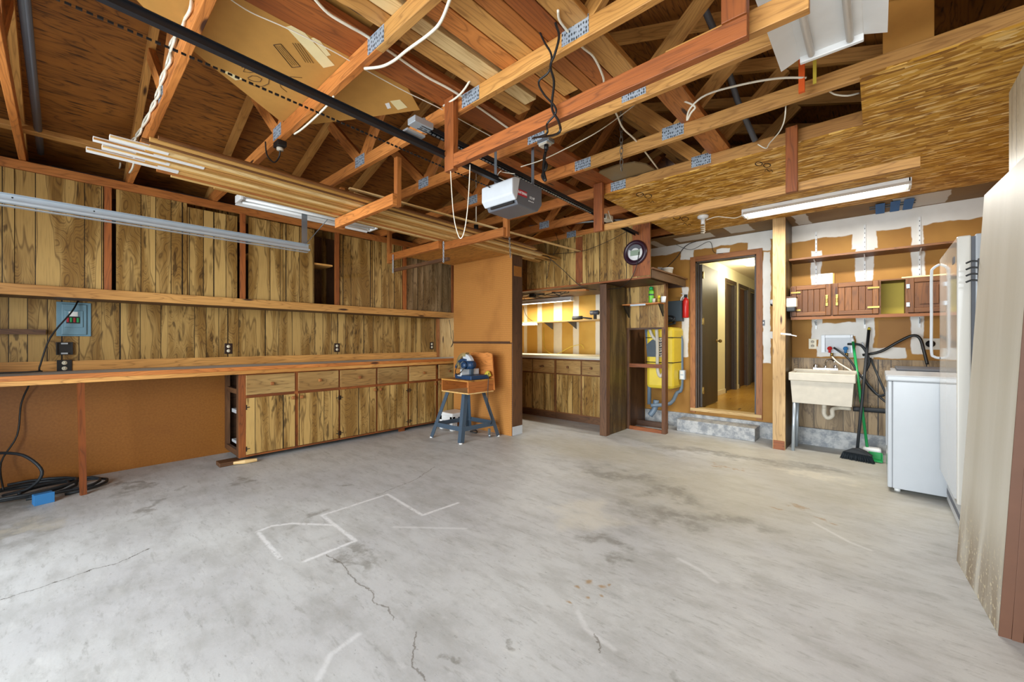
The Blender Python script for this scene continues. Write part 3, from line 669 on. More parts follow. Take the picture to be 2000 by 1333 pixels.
# pair of pale slats right of the bundle
for i, (a, b, lb) in enumerate((((682, 368), (1135, 492), 'upper of two thin pale slats right of the moulding bundle'), ((690, 378), (1050, 500), 'lower of two thin pale slats right of the moulding bundle'))):
    p = fz(*a, 2.40 + .03 * (1 - i)); q = fz(*b, 2.385 + .02 * (1 - i)); o = MB().bar(p, q, .03, .012).build('slat', 'pale_wood'); tag(o, lb, 'slat', 'pale slats beside the mouldings')
# plywood shelf between rack and pegboard partition
tag(B((-4.66, 2.85, 2.337), (-3.55, 3.88, 2.352), 'x').build('plywood_shelf', 'ply_board'), 'yellow plywood sheet resting above the pegboard partition', 'shelf')

# ================================================================== UPPER CABINETS, LEFT WALL
UX = -4.93; UB = 1.577; UT = 2.605
def yx(px, X): return fx(px, 600, X).y
board('top_rail', (UX - .02, YF + .02, UT - .06), (UX + .018, 4.09, CZ - .003), 'orange', 'long orange top rail above the upper cabinet doors', 'rail', 'y')
board('shelf_ledge', (XL + .002, YF + .02, UB), (UX + .02, 4.095, UB + .022), 'deep_wood', 'long dark shelf bottom under the upper cabinets', 'shelf', 'y')
board('shelf_edge_board', (UX + .0205, YF + .02, UB - .003), (UX + .042, 4.097, UB + .082), 'tan_wood', 'long pale wood edge board running under the upper cabinet doors', 'board', 'y')
px_posts = [211, 474, 658, 790]
yp = [yx(p, UX) for p in px_posts]                # .27, 1.27, 2.26, 3.22
ystart = -.75
bays = [(ystart, yp[0]), (yp[0], yp[1]), (yp[1], yp[2]), (yp[2], yp[3]), (yp[3], 4.09)]
ulab = ['upper cabinet bay at the left frame edge, left of the first red post', 'upper cabinet bay between the first and second red posts, above the grey breaker panel side', 'upper cabinet bay with one open dark gap beside its doors',
        'upper cabinet bay above the middle of the workbench, behind the long white fixture end', 'last upper cabinet bay, next to the pegboard partition']
for i, (a, b) in enumerate(bays):
    t = thing('upper_cabinet', (UX - .15, (a + b) / 2, UB + .023), ulab[i], 'cabinet', 'upper cabinets along the left wall')
    z0, z1 = UB + .0225, UT - .061
    B((UX - .02, b - .024, z0), (UX + .02, b + .022, z1), 'z').build('stile', 'red_wood', t, bevel=.002)
    B((XL + .002, a + .03, z0), (XL + .012, b - .03, z1), 'z').build('back_panel', 'deep_wood', t)
    if i in (2,):
        cut = yx(614, UX); MB().box((XL + .013, a + .05, 2.13), (UX - .03, b - .04, 2.15), 'y').build('inner_shelf', 'tan_wood', t)
        B((UX - .022, a + .055, z0), (UX - .012, (a + .055 + cut) / 2 - .003, z1 - .01), 'z', (0, .31 * i)).build('door', 'panel', t); B((UX - .022, (a + .055 + cut) / 2 + .003, z0), (UX - .012, cut, z1 - .01), 'z', (.4, .31 * i + .5)).build('door', 'panel', t)
    elif i == 1:
        m_ = yx(365, UX)
        B((UX - .012, a + .05, z0), (UX - .002, m_, z1), 'z', (0, .45)).build('door', 'panel', t); B((UX - .026, m_ + .002, z0), (UX - .016, b - .045, z1 - .03), 'z', (3.2, .2)).build('door', 'panel', t)
    elif i == 3:
        B((UX - .018, a + .04, z0), (UX - .008, (a + b) / 2 - .003, z1 - .01), 'z', (1.7, .1)).build('door', 'panel', t); B((UX - .018, (a + b) / 2 + .003, z0), (UX - .008, b - .035, z1), 'z', (2.2, .6)).build('door', 'panel', t)
    else:
        m_ = (a + b) / 2
        B((UX - .012, a + .03, z0), (UX - .002, m_ - .002, z1), 'z', (i, .22)).build('door', 'panel' if i == 0 else 'panel_grey', t); B((UX - .012, m_ + .002, z0), (UX - .002, b - .03, z1), 'z', (i + .7, .8)).build('door', 'panel' if i == 0 else 'panel_grey', t)

# ================================================================== WORKBENCH, BASE CABINETS
BX = -4.72
bt = thing('workbench', (-5.0, 1.4, 0), 'long workbench top with orange edge boards along the left wall', 'workbench')
B((XL + .023, YF + .02, .935), (BX - .001, YB - .75, .958), 'y').build('worktop', 'counter_grey', bt)
B((BX, YF + .02, .925), (BX + .03, 4.4, .962), 'y').build('edge_board', 'orange', bt, bevel=.002)
B((BX - .02, YF + .02, .888), (BX + .018, 4.4, .9245), 'y').build('edge_board', 'tan_wood', bt, bevel=.002)
MB().bar((BX - .02, .105, .89), (-4.68, .118, 0), .035, .035).build('leg', 'red_wood', bt)
CX = -4.745
def ycab(px): return fx(px, 800, CX).y
def knob(mb_, y, z, x=CX, axis='x'):
    if axis == 'x':
        mb_.cyl((x + .018, y, z), (x + .03, y, z), .009, 10); mb_.cbox((x + .04, y, z), (.02, .034, .034), None)
    else:
        mb_.cyl((y, x - .018, z), (y, x - .03, z), .009, 10); mb_.cbox((y, x - .04, z), (.034, .02, .034), None)
units = [((480, 575), (582, 660), 'first base cabinet from the left, with the open side and scrap wood under its corner', .045, 1.20),
         ((664, 733), (737, 795), 'middle base cabinet under the workbench, standing on a short foot', .045, None),
         ((799, 850), (856, 893), 'right-hand base cabinet, partly behind the saw stand and pegboard', .045, None)]
prev = 1.19
for ui, (d1, d2, lb, zb, _) in enumerate(units):
    y0 = prev; y1 = (ycab(d2[1]) + .022) if ui < 2 else 4.08; prev = y1 + .001
    t = thing('base_cabinet', (-4.98, (y0 + y1) / 2, 0), lb, 'cabinet', 'base cabinets under the workbench')
    fr = MB(); dd = [(ycab(d1[0]), ycab(d1[1])), (ycab(d2[0]), min(ycab(d2[1]), 4.05))]
    mid = (dd[0][1] + dd[1][0]) / 2
    fr.box((CX - .02, y0, zb), (CX, dd[0][0] + .01, .886), 'z').box((CX - .02, mid - .02, zb), (CX, mid + .02, .886), 'z').box((CX - .02, dd[1][1] - .01, zb), (CX, y1, .886), 'z')
    for za, zb_ in ((zb, .062), (.64, .672), (.875, .886)): fr.box((CX - .0195, y0 + .01, za), (CX - .0005, y1 - .01, zb_), 'y')
    fr.build('face_frame', 'red_wood', t, bevel=.001)
    if ui == 0:
        m = MB()
        m.box((XL + .03, y0, .06), (XL + .09, y0 + .035, .886), 'z').box((CX - .09, y0, .045), (CX - .021, y0 + .035, .886), 'z')
        for z in (.68, .06): m.box((XL + .09, y0 + .002, z), (CX - .09, y0 + .033, z + .05), 'x')
        m.build('side_frame', 'deep_wood', t)
        B((XL + .09, y0 + .05, .45), (CX - .09, y0 + .11, .49), 'x').build('drawer_runner', 'light_grey', t, bevel=.003); B((XL + .09, y0 + .05, .13), (CX - .09, y0 + .13, .16), 'x').build('drawer_runner', 'light_grey', t, bevel=.003)
    else: B((XL + .05, y0, .06), (CX - .021, y0 + .016, .886), 'z').build('side_panel', 'deep_wood', t)
    MB().box((XL + .03, y0 + .01, .045), (CX - .021, y1 - .01, .06), 'y').box((XL + .015, y0 + .04, .06), (XL + .025, y1, .886), 'y').build('carcass', 'deep_wood', t)
    for k, (a, b) in enumerate(dd):
        dr = B((CX, a, .672), (CX + .018, b, .897 - .024), 'y', (random.random() * 9, .1 + k * .3)).build('drawer', 'drawer_wood', t, bevel=.003)
        if not (ui == 1 and k == 1): kb = MB(); knob(kb, (a + b) / 2, .775); kb.build('knob', 'trim_orange', dr, bevel=.006)
        do = B((CX, a, .07), (CX + .018, b, .642), 'z', (random.random() * 9, .13 * k + .37 * ui)).build('door', 'panel', t, bevel=.002)
        ky = b - .025 if k == 0 else a + .025
        kb = MB(); knob(kb, ky, .605); kb.build('knob', 'trim_orange', do, bevel=.006)
        hy = a if k == 0 else b
        for z in (.13, .55): MB().box((CX + .018, hy - .004, z - .025), (CX + .022, hy + .004, z + .025)).box((CX + .018, hy - .03 if k else hy, z - .004), (CX + .021, hy if k else hy + .03, z + .004)).build('hinge', 'black', do)
    if ui == 1: B((CX - .06, y1 - .12, 0), (CX - .025, y1 - .04, .045), 'z').build('foot', 'red_wood', t)
    if ui == 2: B((CX - .06, y1 - .12, 0), (CX - .025, y1 - .04, .045), 'z').build('foot', 'red_wood', t)
    if ui == 0: B((CX - .4, y0 + .3, 0), (CX - .35, y0 + .4, .045), 'z').build('foot', 'red_wood', t)
tag(B((-4.84, 1.02, 0), (-4.70, 1.195, .04), 'x').build('wood_block', 'deep_wood', bevel=.003), 'dark split wood block under the first base cabinet corner', 'wood block')
o = MB().tube([(-4.69, 1.13, .022), (-4.66, 1.22, .024), (-4.65, 1.32, .022)], .02, 7, False, rads=[.014, .021, .016]).build('wood_scrap', 'pale_wood'); tag(o, 'splintered pale wood scrap on the floor beside the dark block', 'wood scrap')

# wall fittings on the left wall
def outlet(label, c, ax, plate='brown_plate', name='wall_outlet', wd=.072, hh=.115, face='cream', group='duplex outlets on the walls'):
    """ax 'x': faces +x, 'y': faces -y"""
    t = thing(name, c, label, 'outlet', group); x, y, z = c
    def bx(a0, a1, b0, b1, d0, d1):
        return B((x + d0, y + a0, z + b0), (x + d1, y + a1, z + b1)) if ax == 'x' else B((x + a0, y - d1, z + b0), (x + a1, y - d0, z + b1))
    bx(-wd / 2, wd / 2, -hh / 2, hh / 2, 0, .006).build('plate', plate, t, bevel=.002)
    for s_ in (-1, 1):
        m = MB(); cz_ = z + s_ * .024
        if ax == 'x': m.cyl((x + .006, y, cz_), (x + .0085, y, cz_), .017, 16)
        else: m.cyl((x, y - .006, cz_), (x, y - .0085, cz_), .017, 16)
        r_ = m.build('receptacle', face, t)
        m = MB()
        for q in (-.006, .006):
            if ax == 'x': m.box((x + .0085, y + q - .0012, cz_ - .002), (x + .009, y + q + .0012, cz_ + .007))
            else: m.box((x + q - .0012, y - .009, cz_ - .002), (x + q + .0012, y - .0085, cz_ + .007))
        m.build('slot', 'black', r_)
    return t
outlet('dark plate outlet above the first base cabinet', (XL, 1.23, 1.136), 'x')
outlet('dark plate outlet above the middle base cabinet', (XL, 2.434, 1.132), 'x')
outlet('dark plate outlet near the right end of the panelled wall', (XL, 3.965, 1.146), 'x')
outlet('large dark outlet box on the bench below the breaker panel, plug in it', (XL + .024, .020, 1.005), 'x', 'black', 'wall_outlet', .09, .10)
t = thing('switch_box', (XL, .02, 1.15), 'open black switch box with bare metal tabs on the wall under the breaker panel', 'electrical box')
MB().box((XL, -.03, 1.10), (XL + .03, -.022, 1.21)).box((XL, .062, 1.10), (XL + .03, .07, 1.21)).box((XL, -.022, 1.10), (XL + .03, .062, 1.106)).box((XL, -.022, 1.204), (XL + .03, .062, 1.21)).box((XL, -.022, 1.106), (XL + .012, .062, 1.204)).build('box', 'black', t)
MB().box((XL + .03, .0, 1.192), (XL + .032, .04, 1.204)).box((XL + .03, .0, 1.106), (XL + .032, .04, 1.118)).build('tab', 'galv_light', t)
t = thing('breaker_panel', (XL, .077, 1.26), 'grey-blue breaker panel with red and black switches on the panelled wall', 'breaker panel')
B((XL, -.028, 1.262), (XL + .012, .182, 1.562)).build('cover', 'panel_blue', t, bevel=.003)
B((XL + .012, .002, 1.275), (XL + .024, .155, 1.545)).build('door', 'panel_blue', t, bevel=.006)
B((XL + .024, .02, 1.34), (XL + .032, .132, 1.49)).build('inner_frame', 'panel_blue', t, bevel=.005)
B((XL + .032, .03, 1.375), (XL + .036, .112, 1.435)).build('switch_bank', 'black', t)
for k in range(4): B((XL + .036, .032 + k * .02, 1.385), (XL + .044, .046 + k * .02, 1.425)).build('switch', 'label_red' if k in (0, 2) else 'green', t, bevel=.002)
B((XL + .032, .045, 1.437), (XL + .034, .10, 1.478)).build('paper_label', 'white', t)
tag(B((XL + .001, -.9, 1.275), (XL + .07, -.086, 1.318), 'y').build('small_ledge', 'deep_wood'), 'narrow dark wooden ledge on the wall left of the breaker panel', 'ledge')
cable('extension_cord', [(XL + .03, .10, 1.575), (XL + .1, .06, 1.47), (XL + .14, -.06, 1.25), (XL + .16, -.12, 1.0), (XL + .2, -.135, .972), (XL + .15, -.5, .968)], .006, 'black', 'black cord slanting down over the breaker panel to the bench', 'cord')
cable('extension_cord', [(XL + .1, -.175, .86), (XL + .05, -.22, .7), (XL + .08, -.24, .45), (XL + .12, -.32, .25), (XL + .25, -.3, .06)], .006, 'black', 'black cord hanging below the bench down to the coiled cable', 'cord')
# coiled heavy cable on the floor
for i, (cx_, cy_, rr, n_, lb) in enumerate(((-5.0, -.18, .22, 2.6, 'loosely coiled thick black cable on the floor at the left edge, upper loops'), (-4.93, .02, .20, 1.8, 'thick black cable loops lying round the bench leg'))):
    pts = []
    for k in range(int(n_ * 14) + 1):
        a = k / 14 * 2 * PI; pts.append((cx_ + (rr + .02 * math.sin(a * 1.7 + i)) * math.cos(a) * .8, cy_ + (rr * 1.15 + .025 * math.sin(a * .6)) * math.sin(a), .012 + .018 * (k / 14) + .01 * math.sin(a * .5) ** 2 + (0.0 if i else .0)))
    cable('coiled_cable', pts, .011, 'rubber', lb, 'cable', 'black cable on the floor', 1)
cable('coiled_cable', smooth_pts([(-5.1, -.35, .35), (-4.95, -.2, .33), (-4.86, -.1, .2), (-4.9, -.16, .08), (-5.0, -.3, .03)]), .011, 'rubber', 'raised loop of thick black cable at the left frame edge', 'cable', 'black cable on the floor', 1)
t = thing('junction_box', (-4.66, -.085, 0), 'bright blue plastic box lying on the floor in front of the cable coil', 'plastic box')
mtx = Matrix.Translation((-4.66, -.09, .001)) @ Matrix.Rotation(R(12), 4, 'Z')
MB().box((-.035, -.05, 0), (.03, .05, .075), None, mtx).build('body', 'blue', t, bevel=.004); MB().box((.0305, -.052, -.0005), (.036, .052, .078), None, mtx).build('cover', 'blue', t, bevel=.002)

# ================================================================== PEGBOARD PARTITION
t = thing('pegboard_partition', (-4.05, 3.95, 0), 'tall free-standing partition faced with brown pegboard beside the saw stand', 'partition')
PX0, PX1 = -4.63, -3.48
B((PX0, 3.862, 1.20), (PX1, 3.870, 2.335), 'z', S0).build('pegboard_sheet', 'pegboard', t)
B((PX0, 3.862, .0), (PX1 - .005, 3.872, 1.185), 'z', S0).build('pegboard_sheet', 'pegboard', t)
B((PX0, 3.845, 1.185), (PX1 - .03, 3.868, 1.215), 'x').build('strip', 'deep_wood', t, bevel=.002)
B((PX0, 3.872, 0), (PX1 - .03, 4.06, 2.33), 'z').build('core', 'hardboard', t)
B((PX1 - .03, 3.872, 0), (PX1, 4.07, 2.335), 'z').build('end_board', 'deep_wood', t, bevel=.003)
B((PX1, 3.874, .002), (PX1 + .003, 4.065, .115)).build('patch', 'light_grey', t, label='pale grey patch at the foot of the end board')
B((PX1, 3.90, 2.06), (PX1 + .004, 4.05, 2.19)).build('patch', 'hardboard', t)
cable('extension_cord', [(XL + .03, 4.30, 1.57), (XL + .05, 4.31, 1.45), (XL + .04, 4.33, 1.3), (XL + .06, 4.35, 1.2), (XL + .05, 4.32, 1.12), (XL + .05, 4.37, 1.2), (XL + .05, 4.36, 1.4)], .004, 'black', 'dark cord hanging in a loop on the pale wall left of the pegboard', 'cord')

# saw stand
t = thing('saw_stand', (-3.9, 3.4, 0), 'blue-grey steel tool stand with splayed legs in front of the pegboard', 'tool stand')
feet = [(-4.20, 3.12), (-3.65, 3.15), (-3.60, 3.76), (-4.16, 3.74)]; tops = [(-4.04, 3.25), (-3.69, 3.25), (-3.69, 3.58), (-4.02, 3.58)]
for (fx_, fy_), (tx_, ty_) in zip(feet, tops):
    m = MB(); a = Vector((fx_, fy_, .012)); b = Vector((tx_, ty_, .585))
    sxn = 1 if fx_ < -3.9 else -1; syn = 1 if fy_ < 3.4 else -1
    m.bar(a + Vector((sxn * .026, 0, 0)), b + Vector((sxn * .026, 0, 0)), .055, .004, up=(0, 1, 0)); m.bar(a + Vector((0, syn * .026, 0)), b + Vector((0, syn * .026, 0)), .004, .055, up=(0, 1, 0))
    lg = m.build('leg', 'steel_blue', t); MB().lathe([(.022, 0), (.022, .008), (.012, .016)], c=(fx_ + sxn * .012, fy_ + syn * .012, 0)).build('foot_cap', 'white', lg)
ft = .28
rp = [(f_[0] + (p_[0] - f_[0]) * ft, f_[1] + (p_[1] - f_[1]) * ft) for f_, p_ in zip(feet, tops)]
for i in range(4):
    a, b = rp[i], rp[(i + 1) % 4]; MB().bar((a[0], a[1], .17), (b[0], b[1], .17), .004, .055).build('brace', 'steel_blue', t)
MB().cyl((-3.66, 3.62, .022), (-3.64, 3.64, .022), .02, 14).cbox((-3.655, 3.63, .07), (.02, .03, .08)).build('caster', 'galv', t)
t = thing('wooden_box', (-3.82, 3.40, .585), 'open-fronted plywood box with a tall back board on top of the steel stand', 'wooden box')
bx0, bx1, by0, by1, bz0, bz1 = -4.07, -3.57, 3.2, 3.62, .588, .75
MB().box((bx0, by0, bz0), (bx1, by1, bz0 + .014), 'x').build('bottom_board', 'pale_wood', t)
MB().box((bx0, by0 - .004, bz1 - .016), (bx1, by1, bz1), 'x').build('top_board', 'ply_board', t)
MB().box((bx0, by0, bz0 + .014), (bx0 + .014, by1, bz1 - .016), 'y').build('side_board', 'orange', t); MB().box((bx1 - .014, by0, bz0 + .014), (bx1, by1, bz1 - .016), 'y').build('side_board', 'orange', t)
MB().box((bx0 + .014, by1 - .014, bz0 + .014), (bx1 - .014, by1, bz1 - .016), 'x').build('inner_back', 'orange', t)
MB().prism([(-3.99, by1 + .001, bz0 + .02), (-3.555, by1 + .001, bz0 + .02), (-3.60, by1 + .001, 1.06), (-3.68, by1 + .001, 1.075), (-3.74, by1 + .001, 1.065), (-3.99, by1 + .001, 1.07)], (0, .014, 0), 'x').build('back_board', 'orange', t)
# miter saw
t = thing('miter_saw', (-3.82, 3.42, .751), 'blue power miter saw with grey blade guard on the plywood box', 'power saw')
z0 = .7515
m = MB(); m.box((-3.78, 3.27, z0), (-3.60, 3.56, z0 + .05)).box((-3.93, 3.30, z0), (-3.78, 3.54, z0 + .03)); m.build('base', 'saw_blue', t, bevel=.006)
MB().lathe([(.11, 0), (.11, .012), (.10, .016)], c=(-3.86, 3.42, z0 + .03)).build('turntable', 'light_grey', t)
MB().box((-4.04, 3.385, z0 + .005), (-3.95, 3.455, z0 + .045)).cyl((-4.06, 3.42, z0 + .03), (-4.03, 3.42, z0 + .03), .02, 12).build('turntable_handle', 'saw_blue', t, bevel=.006)
MB().box((-3.80, 3.27, z0 + .05), (-3.77, 3.56, z0 + .12)).build('fence', 'light_grey', t, bevel=.004)
bc = Vector((-3.86, 3.42, .925))
def half(cx_, r0, r1, a0, a1, y0_, y1_, n=18):
    pts = [(cx_.x + r1 * math.cos(a0 + (a1 - a0) * k / n), y0_, cx_.z + r1 * math.sin(a0 + (a1 - a0) * k / n)) for k in range(n + 1)]
    pts += [(cx_.x + r0 * math.cos(a1 - (a1 - a0) * k / n), y0_, cx_.z + r0 * math.sin(a1 - (a1 - a0) * k / n)) for k in range(n + 1)]
    return MB().prism(pts, (0, y1_ - y0_, 0))
half(bc, .02, .132, R(-15), R(110), 3.395, 3.445).build('upper_guard', 'light_grey', t, bevel=.004)
half(bc, .10, .150, R(80), R(205), 3.39, 3.45).build('lower_guard', 'clear_guard', t)
MB().cyl((bc.x, 3.417, bc.z), (bc.x, 3.423, bc.z), .122, 32).build('blade', 'galv_light', t)
MB().cyl((bc.x + .12, 3.44, bc.z), (bc.x + .12, 3.30, bc.z + .0), .05, 20).cyl((bc.x + .12, 3.30, bc.z), (bc.x + .12, 3.26, bc.z), .046, 20, .036).cyl((bc.x + .02, 3.39, bc.z + .0), (bc.x + .18, 3.37, bc.z), .048, 18).build('motor', 'saw_blue', t)
MB().tube(smooth_pts([(bc.x + .04, 3.40, bc.z + .05), (bc.x - .05, 3.40, bc.z + .055), (bc.x - .13, 3.41, bc.z + .02), (bc.x - .18, 3.42, bc.z - .03), (bc.x - .185, 3.42, bc.z - .055)]), .02, 10).build('handle', 'saw_blue', t)
MB().bar((-3.77, 3.42, z0 + .05), (bc.x + .1, 3.42, bc.z), .05, .05).build('arm', 'steel_blue', t, bevel=.005)
MB().tube(smooth_pts([(bc.x - .12, 3.38, bc.z - .02), (bc.x - .1, 3.33, bc.z - .09), (bc.x, 3.27, bc.z - .12), (bc.x + .1, 3.25, bc.z - .08), (bc.x + .15, 3.27, bc.z - .02)]), .005, 7).build('cord', 'black', t)
o = MB().tube(smooth_pts([(-3.68, 3.575, .77), (-3.62, 3.57, .83), (-3.585, 3.57, .78)]), .022, 8, rads=None).build('rag', 'gold_foam'); tag(o, 'crumpled yellow-green rag beside the miter saw', 'rag')
cord_part('power_cord', 'miter_saw', [(-3.60, 3.56, .82), (-3.555, 3.52, .80), (-3.55, 3.50, .6), (-3.56, 3.52, .4), (-3.58, 3.6, .25), (-3.62, 3.62, .17)], .0045, 'black', 'black cord hanging from the miter saw down the right side of the stand', 'cord')
# white step stool
t = thing('step_stool', (-4.42, 3.62, 0), 'small white plastic step stool under the saw stand', 'stool')
sx0, sx1, sy0, sy1 = -4.53, -4.25, 3.52, 3.80
MB().box((sx0, sy0, .20), (sx1, sy1, .24)).box((sx0, sy0, .13), (sx0 + .012, sy1, .2)).box((sx1 - .012, sy0, .13), (sx1, sy1, .2)).box((sx0, sy0, .13), (sx1, sy0 + .012, .2)).build('top', 'white', t, bevel=.012)
for a in (sx0, sx1 - .06):
    for b in (sy0, sy1 - .06): B((a, b, 0), (a + .06, b + .06, .2)).build('leg', 'white', t, bevel=.008)
B((sx1 + .0005, 3.62, .165), (sx1 + .002, 3.70, .185)).build('handle_slot', 'mid_grey', t)
cable('dark_clutter', [(-4.05, 3.66, .01), (-3.98, 3.70, .03), (-3.92, 3.66, .012), (-4.0, 3.62, .02)], .008, 'black', 'small dark tangle of cord on the floor under the saw stand', 'cord')

# ================================================================== ALCOVE
AY = 5.2
t = thing('alcove_counter', (-3.9, 5.55, 0), 'pale counter top along the back of the lit alcove', 'counter')
B((XL + .002, AY - .03, .965), (-2.66, YB - .002, .995), 'x').build('worktop', 'alcove_top', t, bevel=.003); B((XL + .002, AY - .032, .945), (-2.67, AY - .012, .9645), 'x').build('edge', 'counter_grey', t)
def xa(px): return fy(px, 750, AY).x
aus = [((1020, 1040), (1042, 1083), 'alcove base cabinet at its left end, beside the pegboard partition'), ((1088, 1135), (1138, 1176), 'alcove base cabinet right of centre, ending at the dark post')]
for ui, (d1, d2, lb) in enumerate(aus):
    x0 = -4.66 if ui == 0 else xa(1085) + .003; x1 = xa(1085) if ui == 0 else -2.68
    t = thing('base_cabinet', ((x0 + x1) / 2, 5.55, 0), lb, 'cabinet', 'base cabinets in the alcove')
    B((x0, AY, .10), (x1, YB - .06, .944), 'x').build('carcass', 'cab_brown', t)
    B((x0, AY + .01, 0), (x1, AY + .03, .099), 'x').build('toe_board', 'deep_wood', t)
    for k, (a, b) in enumerate((d1, d2)):
        xa0, xa1 = max(xa(a), x0 + .01), min(xa(b), x1 - .01)
        if ui == 0 and k == 0: xa0 = x0 + .01
        dr = B((xa0, AY - .018, .72), (xa1, AY - .0005, .92), 'x').build('drawer', 'drawer_wood', t, bevel=.003); kb = MB(); knob(kb, (xa0 + xa1) / 2, .82, AY, 'y'); kb.build('knob', 'cab_brown', dr, bevel=.006)
        B((xa0, AY - .018, .12), (xa1, AY - .0005, .70), 'z', (k, .3 * k + ui)).build('door', 'panel', t, bevel=.002)
# shelf and its load
zs = 1.545
tag(B((XL + .002, 5.62, zs), (-2.66, YB - .002, zs + .02), 'x').build('alcove_shelf', 'pale_wood'), 'pale shelf board across the alcove back wall', 'shelf')
for px_ in (1052, 1110): pass
for x, lb in ((-4.35, 'left dark bracket under the alcove shelf'), (-3.85, 'right dark bracket under the alcove shelf')):
    tag(MB().prism([(x, YB - .004, zs - .001), (x, 5.66, zs - .001), (x, YB - .004, zs - .12)], (.008, 0, 0)).build('shelf_bracket', 'mid_grey'), lb, 'bracket', 'alcove shelf brackets')
t = thing('power_tool', (-3.62, 5.72, zs + .02), 'dark green and black power tool lying on the alcove shelf', 'power tool')
MB().cyl((-3.78, 5.72, zs + .055), (-3.6, 5.72, zs + .06), .034, 14, .028).build('body', 'rubber', t); MB().bar((-3.6, 5.72, zs + .06), (-3.42, 5.72, zs + .035), .03, .028).build('handle', 'black', t, bevel=.006)
t = thing('power_tool', (-3.37, 5.72, zs + .02), 'upright small drill at the right end of the alcove shelf', 'power tool')
MB().cyl((-3.44, 5.72, zs + .13), (-3.30, 5.72, zs + .13), .036, 14).build('body', 'mid_grey', t); MB().bar((-3.36, 5.72, zs + .021), (-3.36, 5.72, zs + .11), .04, .045).build('grip', 'black', t, bevel=.006)
def tube_light(name, label, c, L, ax, wd, lit, hh=.05, tubes=1, cat='light fixture', group=None, refl='white'):
    t = thing(name, c, label, cat, group); x, y, z = c
    def bb(l0, l1, w0, w1, z0_, z1_): return ((x + l0, y + w0, z + z0_), (x + l1, y + w1, z + z1_)) if ax == 'x' else ((x + w0, y + l0, z + z0_), (x + w1, y + l1, z + z1_))
    m = MB(); m.box(*bb(-L / 2, L / 2, -wd * .3, wd * .3, hh * .45, hh)); m.build('housing', refl, t, bevel=.003)
    m = MB()   # sloping reflector wings
    for s_ in (-1, 1):
        pr = [(s_ * wd * .29, hh * .5), (s_ * wd * .5, 0), (s_ * wd * .5, .004), (s_ * wd * .29, hh * .5 + .006)]
        if ax == 'x': m.prism([(x - L / 2, y + a, z + b) for a, b in pr], (L, 0, 0))
        else: m.prism([(x + a, y - L / 2, z + b) for a, b in pr], (0, L, 0))
    m.build('reflector', refl, t)
    for k in range(tubes):
        o_ = 0 if tubes == 1 else (k - .5) * wd * .36
        if ax == 'x': MB().cyl((x - L / 2 + .03, y + o_, z + .012), (x + L / 2 - .03, y + o_, z + .012), .013, 12).build('tube', 'tube_lit' if lit else 'white', t)
        else: MB().cyl((x + o_, y - L / 2 + .03, z + .012), (x + o_, y + L / 2 - .03, z + .012), .013, 12).build('tube', 'tube_lit' if lit else 'white', t)
    for e in (-1, 1):
        MB().box(*bb(e * L / 2 - .015, e * L / 2 + .005, -wd * .3, wd * .3, 0.0, hh)).build('end_cap', refl, t, bevel=.003)
    return t
tube_light('tube_light', 'lit fluorescent strip hung under the header in the alcove', (-4.33, 5.6, 1.88), 1.22, 'x', .13, True, .07)
for x in (-4.7, -3.95): MB().box((x, 5.58, 1.951), (x + .03, 5.62, 1.9598)).build('mount', 'white', [o for o in bpy.data.objects if o.name == 'tube_light'][0])
area('alcove_lamp', (-4.33, 5.5, 1.86), (0, 0, 0), 1.15, .08, 24, (1, .95, .82))
tube_light('tube_light', 'small white under-shelf light lying on the left of the alcove shelf edge', (-4.68, 5.61, zs - .045), .42, 'x', .07, False, .04)
# fallen shelf and tangle under the header
tag(MB().bar((-4.9, 5.0, 1.93), (-4.05, 4.95, 1.905), .16, .02).build('loose_board', 'tan_wood'), 'loose yellow board under the header at the alcove left end', 'board')
tag(MB().bar((-3.9, 4.85, 1.975), (-3.0, 4.9, 1.93), .09, .018).build('loose_board', 'orange'), 'loose orange board under the header near the dark post', 'board')
rr_ = random.Random(3)
for i, (x0, lb) in enumerate(((-4.6, 'tangle of dark wires under the header, left cluster'), (-4.0, 'tangle of dark wires under the header, middle cluster'), (-3.5, 'tangle of dark wires under the header, right cluster'))):
    pts = [(x0 + rr_.uniform(-.22, .22), 4.93 + rr_.uniform(-.08, .08), 1.925 + rr_.uniform(-.035, .025)) for _ in range(13)]
    cable('wire_tangle', pts, .006, 'black', lb, 'wires', 'wire tangles under the header', 4)
for i, (x0, lb) in enumerate(((-4.25, 'black adapter block hanging left of centre under the header'), (-3.98, 'black adapter block hanging right of centre under the header'))):
    tag(MB().cbox((x0, 4.9, 1.925), (.10, .06, .06)).build('adapter_block', 'black', bevel=.01), lb, 'adapter', 'adapter blocks under the header')
cable('wire', [fy(1062, 640, 5.88), fy(1064, 680, 5.85), fy(1085, 692, 5.8), fy(1115, 678, 5.8), fy(1135, 674, 5.8), fy(1140, 682, 5.8)], .005, 'gold_foam', 'thin wire curling above the alcove counter', 'wire')
cable('wire', [fy(1022, 600, 5.85), fy(1030, 620, 5.85), fy(1052, 634, 5.7)], .004, 'black', 'thin dark wire at the alcove wall near the pegboard', 'wire')

